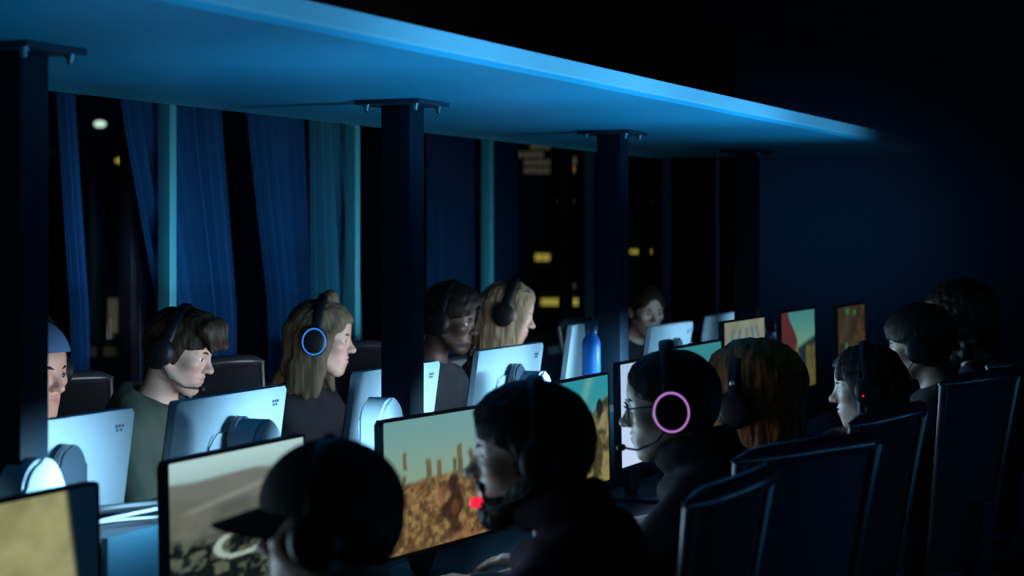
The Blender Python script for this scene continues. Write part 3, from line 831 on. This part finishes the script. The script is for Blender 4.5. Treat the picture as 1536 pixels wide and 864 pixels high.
def screen_material(name, strength):
    m = bpy.data.materials.new(name); m.use_nodes = True; n = m.node_tree; b = n.nodes['Principled BSDF']
    a = n.nodes.new('ShaderNodeAttribute'); a.attribute_name = 'picture'
    b.inputs['Base Color'].default_value = (.004, .004, .005, 1); b.inputs['Roughness'].default_value = .35; b.inputs['Specular IOR Level'].default_value = .2
    n.links.new(a.outputs['Color'], b.inputs['Emission Color']); b.inputs['Emission Strength'].default_value = strength
    return m
M_screen = screen_material('game_picture', 1.0)
M_screen_far = screen_material('game_picture_bright', 2.0)
M_added_bar = mat('added_bar_diffuser', (.1, .12, .15), .5, emit=(.25, .62, 1.0), estr=1.5)

# ------------------------------------------------------------------ monitors: front = -y, base on the table at z 0
MW, MH = .530, .320
def monitor(label, group, loc, rotz, top, pic, tilt, near, led=1.0, scr=1.0):
    r = thing('monitor', label, 'monitor', loc, rotz, group)
    zc = top - .735 - MH / 2
    Rt = R3(tilt, 0, 0)
    bm = BM(); add_prism(bm, rrect(MW, MH, .010), -.009, .009, .003)
    add_prism(bm, rrect(.20, .14, .03), .006, .016, .006)
    hs = obj('housing', bm, M_silver if not near else M_satin, r, loc=(0, 0, zc), rot=(-tilt, 0, 0))
    bm = BM(); 
    o_ = rrect(MW - .002, MH - .002, .009); i_ = rrect(MW - .012, MH - .014, .003, 0, .001)
    n = len(o_); t = bm; rings = []
    for poly, y in ((o_, -.0085), (o_, -.0125), (i_, -.0125), (i_, -.0085)):
        rings.append([t.verts.new((x, y, z)) for x, z in poly])
    for a, b in zip(rings, rings[1:]):
        for k in range(n): t.faces.new((a[k], a[(k + 1) % n], b[(k + 1) % n], b[k]))
    obj('bezel', bm, M_stand if near else M_black, hs)
    me = screen_mesh(pic, MW - .011, MH - .013); me.materials.append(M_screen if near else M_screen_far)
    sc = bpy.data.objects.new('screen', me); C.objects.link(sc); sc.parent = hs; sc.location = (0, -.0098, .001)
    bm = BM()
    add_prism(bm, rrect(.095, zc + .10, .045, 0, (zc + .10) / 2 + .004, n=8), .036, .060, .006)
    st = obj('stand_neck', bm, M_stand, r, loc=(0, 0, 0))
    bm = BM(); add_box(bm, (0, .030, zc), (.06, .02, .06), bev=.006); obj('hinge', bm, M_black, r)
    bm = BM(); add_prism(bm, [(x, y) for x, y in rrect(.23, .17, .03)], 0, .010, .003, Matrix.Rotation(-PI / 2, 4, 'X') @ Matrix.Diagonal((1, -1, 1, 1)))
    for v in bm.verts: v.co.z = abs(v.co.z)
    obj('stand_base', bm, M_stand, r, loc=(0, .005, 0))
    bm = BM(); 
    for k, (dx, dz) in enumerate(((0, 0), (.012, .0), (.024, 0), (.006, -.009), (.020, -.009))): add_box(bm, (dx, 0, dz), (.007, .0015, .006))
    obj('logo', bm, M_stand if not near else M_silver, hs, loc=(-.225, .0095, .125))
    if near:
        bm = BM(); add_prism(bm, rrect(.36, .014, .006), -.006, .006, .002); obj('added_light_bar', bm, M_added_bar, hs, loc=(0, .0145, .128))  # bar added as a hidden source for the far monitor backs
        lamp_area('added_bar_glow', hs, (0, .0225, .128), (PI / 2 - .36, 0, 0), .36, .012, ADDED_BAR_W * led, (.32, .70, 1.0), math.radians(96))
        lamp_area('screen_light', hs, (0, -.0145, 0), (-PI / 2, 0, 0), MW - .03, MH - .03, NEAR_SCREEN_W * scr, (.42, .74, 1.0), math.radians(112))
    else:
        lamp_area('screen_light', hs, (0, -.0145, 0), (-PI / 2, 0, 0), MW - .03, MH - .03, FAR_SCREEN_W, (.86, .88, 1.0), math.radians(126))
    return r
def mid(left, P):                      # bench position of a monitor from where its left end shows
    t = row_t(left, P); return t + MW / 2
PN, PF = 1.95, 2.45
near_spec = [  # left end, top height, yaw, picture, label
    (-178, 1.127, 0, pic_sand, 'monitor cut by the left picture edge, sandy game scene with a dark band'),
    (240, 1.138, .02, pic_valley, 'monitor in front of the player in the dark cap, pale misty valley on screen'),
    (583, 1.128, -.10, pic_ruins, 'monitor showing brown ruins and a dark figure under a pale sky, beside the bearded player'),
    (806, 1.146, 0, pic_cliff, 'monitor showing turquoise sky and a tan cliff, behind the bearded player'),
    (925, 1.167, 0, pic_page, 'monitor with a blank pale blue-white page in front of the face with eyeglasses'),
    (1007, 1.185, 0, pic_teal, 'teal-lit monitor mostly hidden behind the player with the pink headset ring'),
    (1082, 1.245, 0, pic_blot, 'raised monitor with a cream and blue blotchy picture above the red-haired player'),
    (1168, 1.250, 0, pic_gate, 'raised monitor showing a red wall, green sky and a sandy ramp'),
    (1253, 1.239, 0, pic_cave, 'last raised monitor of the row, dark brown cave picture with green glows')]
for left, top, yaw, pic, lab in near_spec:
    monitor(lab, 'monitors of the near row', (-PN, mid(left, PN), .736), PI / 2 + yaw, top, pic, .02, True, .8 if left < 0 else 1.0 if left < 900 else .8 if left < 1050 else .45, {-178: .5, 240: .8, 925: .45}.get(left, 1.0))
far_spec = [
    (-50, 1.170, 0, 'silver monitor back beside the left post, in front of the player in a blue cap'),
    (243, 1.170, .03, 'silver monitor back in front of the young man in a green hoodie'),
    (520, 1.178, 0, 'blue-lit monitor back in front of the woman with a hair bun, beside the second post'),
    (705, 1.190, 0, 'silver monitor back in front of the man in a dark shirt and the blonde woman'),
    (846, 1.236, 0, 'silver monitor back just behind the blue bottle'),
    (966, 1.192, 0, 'silver monitor back in front of the woman beside the third post'),
    (1047, 1.205, .06, 'last silver monitor back of the window row, left of the fourth post')]
for k, (left, top, yaw, lab) in enumerate(far_spec):
    monitor(lab, 'monitors of the window row', (-PF, mid(left, PF), .736), -PI / 2 + yaw, top, (pic_valley, pic_ruins, pic_cliff)[k % 3], .14, False)

# white rounded boxes standing on the cabinets
def equip_box(px, label, w=.125, h=.165, P=2.26):
    t = row_t(px, P)
    r = thing('equipment_box', label, 'box', (-P, t, .9635), PI / 2, 'white rounded boxes on the cabinets')
    poly = [(-w / 2, 0), (w / 2, 0)] + [(w / 2 - .06 + .06 * math.cos(a), h - .06 + .06 * math.sin(a)) for a in np.linspace(0, PI / 2, 8)] + [(-w / 2 + .06 + .06 * math.cos(a), h - .06 + .06 * math.sin(a)) for a in np.linspace(PI / 2, PI, 8)]
    bm = BM(); add_prism(bm, poly, -.035, .035, .008); obj('case', bm, M_white, r)
    bm = BM(); add_box(bm, (0, 0, .004), (w * .8, .05, .008)); obj('foot', bm, M_black, r)
for px, lab in ((384, 'white rounded box on the cabinet in front of the hoodie player\'s monitor back'), (572, 'white rounded box on the cabinet at the left edge of the ruins monitor'),
                (802, 'white rounded box on the cabinet right of the dark-shirted man\'s monitor'),
                (1046, 'white rounded box beside the monitor of the woman at the third post'), (46, 'white rounded box on the cabinet beside the leftmost post')):
    equip_box(px, lab)
# ------------------------------------------------------------------ chairs: facing +x
def chair_parts(r):
    bm = BM(); add_prism(bm, [(x, z) for x, z in rrect(.48, .075, .034, .02, .455)], -.235, .235, .02); obj('seat', bm, M_chair, r)
    # back panel, wider at the top, leaning back a little
    n, m_ = 10, 12; bm = BM(); G = []
    def bp(u, v):
        w = .185 + .055 * v ** 1.2; y = u * w
        return Vector((-.225 - .07 * v + .045 * u * u * (1 - .2 * v), y, .52 + .585 * v))
    for j in range(m_ + 1): G.append([bm.verts.new(bp(-1 + 2 * i / n, j / m_)) for i in range(n + 1)])
    for j in range(m_):
        for i in range(n): bm.faces.new((G[j][i], G[j][i + 1], G[j + 1][i + 1], G[j + 1][i]))
    bmesh.ops.solidify(bm, geom=bm.faces[:], thickness=.012); b = obj('backrest', bm, M_chair, r)
    bm = BM()
    for s in (-1, 1): add_tube(bm, [bp(s, k / 8) + Vector((-.008, 0, 0)) for k in range(9)], [.013] * 8 + [.015], 10)
    add_tube(bm, [bp(-1 + 2 * k / 8, 0) for k in range(9)], .012, 8); obj('back_frame', bm, M_chair_frame, b)
    bm = BM(); add_tube(bm, [bp(-1.06 + 2.12 * k / 12, 1) + Vector((-.004, 0, .012 - .010 * (-1 + k / 6.0) ** 2)) for k in range(13)], [.004, .019] + [.023] * 9 + [.019, .004], 12); obj('top_rail', bm, M_chair_frame, b)
    bm = BM(); add_tube(bm, [(-.06, 0, .42), (-.22, 0, .44), (-.275, 0, .56), (-.285, 0, .74)], [.026, .026, .022, .016], 10, flat=(1, 1.6)); obj('back_support', bm, M_chair_frame, r)
    for s in (-1, 1):
        bm = BM(); add_tube(bm, [(-.02, s * .20, .43), (-.02, s * .285, .44), (-.02, s * .295, .50), (-.02, s * .295, .645)], .014, 8); a = obj('armrest', bm, M_chair_frame, r)
        bm = BM(); add_prism(bm, rrect(.25, .028, .012, .02, .658), s * .295 - .04, s * .295 + .04, .006); obj('arm_pad', bm, M_black, a)
    bm = BM(); add_lathe(bm, [(.03, .09), (.03, .27), (.018, .27), (.018, .405), (.09, .41), (.10, .425)], (0, 0, 0), 16); obj('gas_column', bm, M_chair_frame, r)
    for k in range(5):
        a = 2 * PI * k / 5 + .3; d = Vector((math.cos(a), math.sin(a), 0))
        bm = BM(); add_tube(bm, [d * .02 + Vector((0, 0, .115)), d * .17 + Vector((0, 0, .105)), d * .30 + Vector((0, 0, .080))], [.028, .022, .015], 10); l = obj('leg', bm, M_chair_frame, r)
        bm = BM(); rot = R3(PI / 2, 0, a)
        for s in (-1, 1): add_lathe(bm, [(.012, -.009), (.028, -.008), (.030, 0), (.028, .008), (.012, .009)], d * .305 + Vector((0, 0, .0305)) + Vector((-d.y, d.x, 0)) * .014 * s, 14, rot)
        obj('caster', bm, M_black, l)
chair0 = thing('office_chair', 'proto', 'chair', (0, 0, 0))
chair_parts(chair0)
first = [True]
def chair(x, y, rz, label, group):
    if first[0]:
        first[0] = False; chair0.location = (x, y, 0); chair0.rotation_euler = (0, 0, rz); chair0['label'] = label; chair0['group'] = group; return chair0
    r = dup(chair0, (x, y, 0), rz, label, group); r.scale = (1, 1, 1); return r

# ------------------------------------------------------------------ players
H_BLACK, H_BROWN, H_BLOND, H_RED = (.008, .0065, .006), (.028, .016, .010), (.30, .21, .12), (.34, .085, .014)
PH, PHF = 1.35, 3.05
def seat(p, yaw, label, group, back=-.05, dy=0.0):
    r = p['root']; chair(r.location.x - back * math.cos(yaw), r.location.y + dy - back * math.sin(yaw), yaw, label, group)
GN, GF = 'office chairs of the near row', 'office chairs of the window row'
def N(px, py, P=PH): return at(px, py, P)
# near row
a = person('person in a dark baseball cap seen from behind, closest to the camera', N(492, 792), PI + .24, .04, PI, lean=.15, skin='fair', hair='crop', hairkw=dict(col=H_BLACK, grow=.002, low=-.06), top='hoodie', topcol=(.008, .009, .012), cap=((.010, .010, .012), 1), seed=3, g=.97)
headset(a, 'black headset over the dark baseball cap', mic=False, wide=.004, over=.010, cup=.038)
seat(a, PI, 'low dark office chair of the player in the baseball cap', GN)
chair0.scale = (1, 1, .88)
b = person('bearded person in a dark maroon hoodie looking left with a red-lit microphone', N(790, 681), PI + .42, .06, PI + .05, lean=.17, skin='fair', hair='crop', hairkw=dict(col=H_BLACK, grow=.013, low=-.07), top='hoodie', topcol=(.020, .007, .016), beard=True, hood=1, seed=4, g=1.03, hands=((.50, -.16), (.53, .20)), bulk=1.08)
headset(b, 'black headset of the bearded player, microphone tip glowing red', tipcol=(1.0, .02, .06), mic_side=1, wide=.004, back=.016, cup=.040)
seat(b, PI, 'dark office chair in front, directly right of the bearded player', GN)
c = person('person with eyeglasses in a black hooded top, pink ring on the headset', N(1003, 609), PI + .30, .10, PI, lean=.17, skin='asian', hair='short', hairkw=dict(col=H_BLACK, grow=.007, low=-.07), top='hoodie', topcol=(.008, .009, .013), glasses=True, hands=((.55, -.17), (.56, .17)), hood=1, seed=5, g=.99)
headset(c, 'black headset with a glowing pink ring on the ear cup', ring=(.42, .16, .55), mic_side=1, wide=.006, over=.024)
seat(c, PI - .36, 'dark office chair with a broad curved top rail, in front of the red-haired player', GN, dy=-.13)
d = person('person with long curly red hair seen from behind in a brown top', N(1124, 606), PI - .05, .10, PI - .1, lean=.15, skin='fair', male=False, hair='wavy', hairkw=dict(col=H_RED, grow=.022, length=.26, low=-.06, volume=.014), top='tee', topcol=(.10, .04, .015), seed=6)
headset(d, 'black headset pressed into the curly red hair', mic=True, wide=.040, over=.036, glint=True)
seat(d, PI - .14, 'dark office chair left of the last two, behind the red-haired player\'s back', GN)
e = person('person with straight black hair and a brightly lit face in profile', N(1299, 581), PI + .22, .10, PI, lean=.16, skin='asian', male=False, hair='long', hairkw=dict(col=H_BLACK, grow=.012, length=.25, low=-.05, front=0), top='tee', topcol=(.03, .012, .018), seed=7, g=1.04)
headset(e, 'dark headset with a small red light over straight black hair', led=True, mic=False, wide=.010, over=.024)
seat(e, PI - .30, 'dark office chair with shiny tube edges at the far right', GN)
f = person('person in dark clothes with short hair, second from the far end of the near row', N(1375, 521), PI + .15, .10, PI, lean=.15, skin='tan', hair='short', hairkw=dict(col=H_BLACK, grow=.016, low=-.07, volume=.01), top='hoodie', topcol=(.008, .010, .016), seed=8)
headset(f, 'dark headset on the short-haired player near the far end', mic=True, wide=.010, over=.026)
seat(f, PI - .25, 'dark office chair at the picture\'s right edge, showing only its rail', GN)
g_ = person('person with bushy curly dark hair, last of the near row', N(1437, 487), PI + .10, .08, PI, lean=.14, skin='olive', hair='curly', hairkw=dict(col=(.018, .012, .008), grow=.030, length=.12, low=-.06, volume=.02), top='tee', topcol=(.010, .013, .030), seed=9)
headset(g_, 'dark headset over the bushy curly hair', mic=False, wide=.032, over=.052, glint=True)
seat(g_, PI, 'dark office chair hidden behind the last near players', GN)
# window row
h = person('person in a blue cap half hidden by the leftmost post', at(47, 557, PHF), -.12, .12, 0, lean=.16, skin='fair', hair='crop', hairkw=dict(col=H_BLACK, grow=.001), top='tee', topcol=(.02, .025, .03), cap=((.03, .07, .15), -1), seed=11)
headset(h, 'dark headset of the player in the blue cap', mic=False, wide=.010, over=.03)
seat(h, .35, 'dark office chair of the player in the blue cap, beside the leftmost post', GF)
i_ = person('person with tousled brown hair in a green hoodie looking down at a screen', at(272, 527, PHF), .20, .30, 0, lean=.20, skin='fair', hair='fringe', hairkw=dict(col=H_BROWN, grow=.010, volume=.0, low=-.07), top='hoodie', topcol=(.060, .080, .062), seed=12, g=.97)
headset(i_, 'dark headset of the tousle-haired player in the green hoodie', mic=True, mic_side=-1, wide=.002, over=.014, cup=.036, back=.012)
seat(i_, 0, 'dark office chair behind the player in the green hoodie', GF)
j = person('person with a hair bun and shoulder-length fair hair in a black top', at(484, 508, PHF), .34, .10, 0, lean=.16, skin='fair', male=False, hair='long', hairkw=dict(col=(.095, .068, .040), grow=.010, length=.175, low=-.05, bun=True, front=0), top='tee', topcol=(.009, .010, .013), seed=13)
headset(j, 'black headset with a glowing blue ring on the ear cup', ring=(.02, .22, .80), mic=False, wide=.012, over=.026)
seat(j, 0, 'dark office chair behind the woman with the hair bun', GF)
k_ = person('person with short black hair in a dark blue shirt, right of the second post', at(676, 481, PHF), .08, .16, 0, lean=.18, skin='dark', hair='crop', hairkw=dict(col=H_BLACK, grow=.020, low=-.06, crown=.012), top='tee', topcol=(.03, .045, .06), seed=14)
headset(k_, 'dark headset of the player in the dark blue shirt', mic=True, mic_side=-1, wide=.012, over=.034)
seat(k_, 0, 'dark office chair behind the player right of the second post', GF)
l_ = person('person with long straight blonde hair falling beside the face', at(764, 470, PHF), .28, .24, 0, lean=.19, skin='fair', male=False, hair='long', hairkw=dict(col=H_BLOND, grow=.012, length=.27, low=-.05), top='tee', topcol=(.018, .022, .03), seed=15)
headset(l_, 'black headset over the long blonde hair', mic=False, wide=.016, over=.028)
seat(l_, 0, 'dark office chair behind the woman with long blonde hair', GF)
m_ = person('person facing the camera between the third post and the last windows', at(969, 467, PHF), -.75, .14, -.1, lean=.15, skin='fair', male=False, hair='short', hairkw=dict(col=H_BROWN, grow=.012, low=-.05), top='tee', topcol=(.02, .02, .025), seed=16)
seat(m_, 0, 'dark office chair of the woman beside the third post', GF)

# ------------------------------------------------------------------ things on the cabinets and the benches
def bottle(px, label, P, base, h, r, m, mcap, steel=True):
    q = thing('drinking_bottle' , label, 'bottle', (-P, row_t(px, P), base))
    bm = BM(); add_lathe(bm, [(r * .9, 0), (r, .006), (r, h * .70), (r * .92, h * .75), (r * .62, h * .80), (r * .60, h * .83)], seg=24); obj('body', bm, m, q)
    bm = BM(); add_lathe(bm, [(r * .68, h * .825), (r * .70, h * .84), (r * .70, h * .93), (r * .6, h * .955)], seg=20); obj('lid', bm, mcap, q)
    bm = BM(); add_torus(bm, (0, 0, h * .955), r * .42, r * .12, R3(PI / 2, 0, 0), 20, 8); obj('carry_loop', bm, mcap, q)
bottle(887, 'tall metallic blue drinking bottle standing on the cabinet left of the third post', 2.25, .9635, .315, .031, mat('bottle_blue', (.004, .085, .30), .45, spec=.25), mat('lid_blue_black', (.02, .04, .075), .3))
bottle(1157, 'white drinking bottle with a dark lid between the two raised monitors', 2.22, .9635, .20, .038, M_white, M_satin)
# desk microphone with a glowing top, in front of the red-haired player
q = thing('desk_microphone', 'small desk microphone with a white-blue glowing head beside the red-haired player', 'microphone', (-1.78, row_t(1072, 1.78), .7355))
zt = at(1072, 636, 1.78).z - .7355
bm = BM(); add_lathe(bm, [(.055, 0), (.055, .008), (.012, .014)], seg=20); obj('base', bm, M_black, q)
bm = BM(); add_tube(bm, [(0, 0, .01), (0, 0, zt - .02)], .006, 8); obj('stem', bm, M_satin, q)
bm = BM(); add_ball(bm, (0, 0, zt), .020, 16, (1, 1, 1.3)); obj('glowing_head', bm, mat('glow_white', (.2, .2, .25), .4, emit=(.55, .75, 1.0), estr=3.0), q)

def keyboard(x, y, rz, label):
    r = thing('keyboard', label, 'keyboard', (x, y, .7355), rz, 'keyboards on the near bench')
    bm = BM(); add_prism(bm, [(-.22, 0), (.22, 0), (.22, .014), (-.22, .014)], -.07, .07, .003); obj('base', bm, M_black, r)
    bm = BM()
    for row in range(5):
        for c_ in range(15): add_box(bm, (-.203 + .029 * c_, -.052 + .026 * row, .019), (.024, .021, .010))
    ks = obj('keys', bm, mat('keycaps', (.02, .022, .028), .5, emit=(.02, .10, .22), estr=.12), r); ks['kind'] = 'stuff'
    return r
M_mled = mat('mouse_led', (.02, .03, .05), .4, emit=(.08, .40, 1.0), estr=1.6)
def mouse(x, y, rz, label):
    r = thing('computer_mouse', label, 'mouse', (x, y, .7355), rz, 'mice on the near bench')
    f = Field(np.arange(-.05, .05, .004, dtype=np.float32), np.arange(-.07, .075, .004, dtype=np.float32), np.arange(-.004, .05, .004, dtype=np.float32))
    f.ell((0, 0, .010), (.032, .060, .028), .01); f.cut((0, 0, .001), (0, 0, -1), .003); v, q_ = f.net()
    o = bpy.data.objects.new('shell', np_mesh('shell', v, q_, [M_black])); C.objects.link(o); o.parent = r
    bm = BM(); add_tube(bm, [(0, .018, .038), (0, .036, .034)], .004, 8); obj('scroll_wheel', bm, M_mled, r)
who = ['the capped player', 'the bearded player', 'the player with the pink headset ring', 'the red-haired player', 'the black-haired woman', 'the short-haired player near the end', 'the bushy-haired player']
for pp, nm in zip((a, b, c, d, e, f, g_), who):
    y = pp['root'].location.y
    x = -1.19 - .50
    keyboard(x - .03, y + .04, PI / 2, 'black keyboard in front of ' + nm)
    mouse(x - .02, y + .36, PI / 2, 'black blue-lit mouse right of ' + nm)

# cables lying over the cabinets
def cable(label, pts, r, m):
    bm = BM(); P_ = [Vector(p) for p in pts]; out = []
    for k in range(len(P_) - 1):
        p0 = P_[max(k - 1, 0)]; p1 = P_[k]; p2 = P_[k + 1]; p3 = P_[min(k + 2, len(P_) - 1)]
        for s in range(8):
            t = s / 8.0; out.append(.5 * ((2 * p1) + (p2 - p0) * t + (2 * p0 - 5 * p1 + 4 * p2 - p3) * t * t + (3 * p1 - p0 - 3 * p2 + p3) * t ** 3))
    out.append(P_[-1]); add_tube(bm, out, r, 8)
    o = obj('cable', bm, m, None); tag(o, label, 'cable', 'cables on the cabinets')
t1 = row_t(150, 2.25)
M_cabw = mat('cable_white', (.16, .20, .24), .5)
cable('pale cable looping over the cabinet left of the valley monitor', [(-2.30, t1 - .1, .968), (-2.27, t1 + .1, .975), (-2.20, t1 + .25, .99), (-2.24, t1 + .42, .985), (-2.33, t1 + .50, .968)], .004, M_cabw)
cable('thick black cable bundle across the cabinet beside the leftmost post', [(-2.16, t1 - .35, .975), (-2.20, t1 - .1, .985), (-2.30, t1 + .05, .99), (-2.22, t1 + .3, .985), (-2.18, t1 + .5, .972)], .009, M_black)
cable('thin black cable lying on the cabinet beside the black bundle', [(-2.32, t1 - .3, .968), (-2.24, t1 - .02, .980), (-2.18, t1 + .2, .972), (-2.28, t1 + .45, .970)], .005, M_black)

# ------------------------------------------------------------------ curtains
def curtain(label, pxt, pxb, m, group, P=3.868, top=2.44, bottom=.98, folds=7, amp=.02):
    n = folds * 8; rows = 14; bm = BM(); G = []
    tt = [row_t(p, P) for p in pxt]; tb = [row_t(p, P) for p in pxb]
    for j in range(rows + 1):
        v = j / rows; k = max(0, min(1, (top - v * (top - bottom) - 1.25) / .75)); k = 1 - k     # 0 where the top edge shows, 1 low down
        a_, b_ = tt[0] + (tb[0] - tt[0]) * k, tt[1] + (tb[1] - tt[1]) * k
        G.append([bm.verts.new((-P + amp * math.sin(i / n * folds * 2 * PI + .6 * math.sin(i * .9)) * (.7 + .3 * k), a_ + (b_ - a_) * i / n, top - v * (top - bottom))) for i in range(n + 1)])
    for A, B in zip(G, G[1:]):
        for i in range(n): bm.faces.new((A[i], A[i + 1], B[i + 1], B[i]))
    bmesh.ops.solidify(bm, geom=bm.faces[:], thickness=.003)
    o = obj('curtain', bm, m, None); tag(o, label, 'curtain', group)
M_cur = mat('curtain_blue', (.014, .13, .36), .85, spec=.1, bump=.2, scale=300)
GC = 'blue curtains at the windows'
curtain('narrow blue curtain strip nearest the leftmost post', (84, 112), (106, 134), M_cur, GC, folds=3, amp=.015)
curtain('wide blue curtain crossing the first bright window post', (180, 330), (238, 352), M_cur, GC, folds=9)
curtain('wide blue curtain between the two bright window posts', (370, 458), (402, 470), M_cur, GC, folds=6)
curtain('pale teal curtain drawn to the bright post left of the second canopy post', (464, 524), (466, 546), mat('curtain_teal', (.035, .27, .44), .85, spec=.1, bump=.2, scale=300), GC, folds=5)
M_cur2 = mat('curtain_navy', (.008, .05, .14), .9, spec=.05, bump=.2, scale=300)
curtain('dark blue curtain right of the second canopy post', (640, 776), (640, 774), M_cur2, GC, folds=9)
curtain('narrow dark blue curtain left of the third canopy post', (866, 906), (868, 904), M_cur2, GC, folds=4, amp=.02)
bm = BM(); n = 40; G = []
for j in range(2): G.append([bm.verts.new((max(-3.86, -3.86 + .18 * (i - 26) / 14) + (.02 * math.sin(i * .9) if i < 26 else 0), min(11.60 + .92 * i / 26, 12.52) + (.02 * math.sin(i * .9) if i >= 26 else 0), 2.9 - 2.88 * j)) for i in range(n + 1)])
for i in range(n): bm.faces.new((G[0][i], G[0][i + 1], G[1][i + 1], G[1][i]))
bmesh.ops.solidify(bm, geom=bm.faces[:], thickness=.004)
tag(obj('curtain', bm, mat('drape_black', (.004, .005, .007), .95), None), 'black drape in the far corner beyond the last window', 'curtain')

# ------------------------------------------------------------------ the city at night beyond the glass
RIGHT, FWD = Vector((CA, SA, 0)), Vector((-SA, CA, 0))
def far_at(px, py, z): return Vector((0, 0, CAM_H)) + RIGHT * ((px - 768) / FPX * z) + FWD * z + Vector((0, 0, (HORIZON - py) / FPX * z))
def glow(name, col, s): return mat(name, (.02, .02, .02), .5, emit=col, estr=s)
G_Y, G_W, G_G, G_O = glow('lit_yellow', (1.0, .78, .12), .42), glow('lit_warm', (1.0, .85, .55), .20), glow('lit_white', (.75, 1.0, .85), 1.2), glow('lit_orange', (1.0, .35, .08), .45)
M_fac = mat('facade_dark', (.03, .03, .035), .8)
def building(label, z, px0, px1, pytop, wins):
    c0 = far_at((px0 + px1) / 2, 800, z); w = (px1 - px0) / FPX * z; top = far_at(px0, pytop, z).z
    r = thing('building', label, 'building', (c0.x, c0.y, -8), ALPHA)
    bm = BM(); add_box(bm, (0, 3, (top + 8) / 2), (w, 6, top + 8)); obj('facade', bm, M_fac, r)
    for x0, y0, x1, y1, m in wins:
        p = far_at((x0 + x1) / 2, (y0 + y1) / 2, z); lx = ((x0 + x1) / 2 - (px0 + px1) / 2) / FPX * z
        ww, hh = (x1 - x0) / FPX * z, (y1 - y0) / FPX * z
        bm = BM(); add_box(bm, (lx, -.03, p.z + 8), (ww, .08, hh)); add_box(bm, (lx, -.06, p.z + 8), (.03, .04, hh), mi=1); obj('lit_window', bm, [m, M_fac], r)
G_YD, G_WD = glow('dim_yellow', (1.0, .72, .10), .16), glow('dim_warm', (.9, .75, .45), .09)
building('dark building at the left with a few lit windows, seen between the curtains', 40, 40, 300, 205, [(164, 448, 177, 498, G_WD), (191, 462, 199, 492, G_WD), (132, 520, 215, 534, glow('very_dim', (.5, .5, .3), .03)), (103, 563, 122, 575, G_W)])
rng = random.Random(2); wins = []
for r_ in range(4):
    for c_ in range(5):
        if rng.random() < .78: wins.append((776 + 10 * c_ + 1, 216 + 12 * r_, 784 + 10 * c_, 224 + 12 * r_, G_WD if rng.random() < .5 else glow('mid_warm', (.9, .8, .6), .09)))
wins += [(806, 214, 814, 222, glow('mid_warm', (.9, .8, .6), .09)), (848, 236, 864, 246, G_WD), (851, 250, 861, 258, G_O), (803, 381, 824, 391, G_Y), (812, 448, 868, 458, G_Y), (850, 426, 862, 432, G_WD), (838, 300, 860, 303, G_WD)]
building('tall dark office building with a cluster of lit windows, seen left of the third post', 60, 640, 915, 130, wins)
building('dark building with a thin yellow light line, seen right of the third post', 75, 925, 1060, 170, [(945, 375, 1040, 380, G_Y), (975, 300, 1000, 303, glow('very_dim', (.5, .5, .3), .03)), (985, 452, 996, 462, G_Y), (984, 478, 1000, 490, glow('mid_warm', (.9, .8, .6), .09))])
def street_lamp(px, py, z, label, m, R):
    p = far_at(px, py, z); r = thing('street_lamp', label, 'lamp', (p.x, p.y, -8), 0)
    bm = BM(); add_tube(bm, [(0, 0, 0), (0, 0, p.z + 7.9)], .06, 8); obj('pole', bm, M_fac, r)
    bm = BM(); add_ball(bm, (0, 0, p.z + 8), R, 16, (1.4, 1.4, .8)); obj('lamp_head', bm, m, r)
street_lamp(150, 186, 34, 'bright white-green lamp high between the left curtains', G_G, .075)
street_lamp(181, 241, 34, 'small yellow lamp below the white-green one', G_Y, .07)
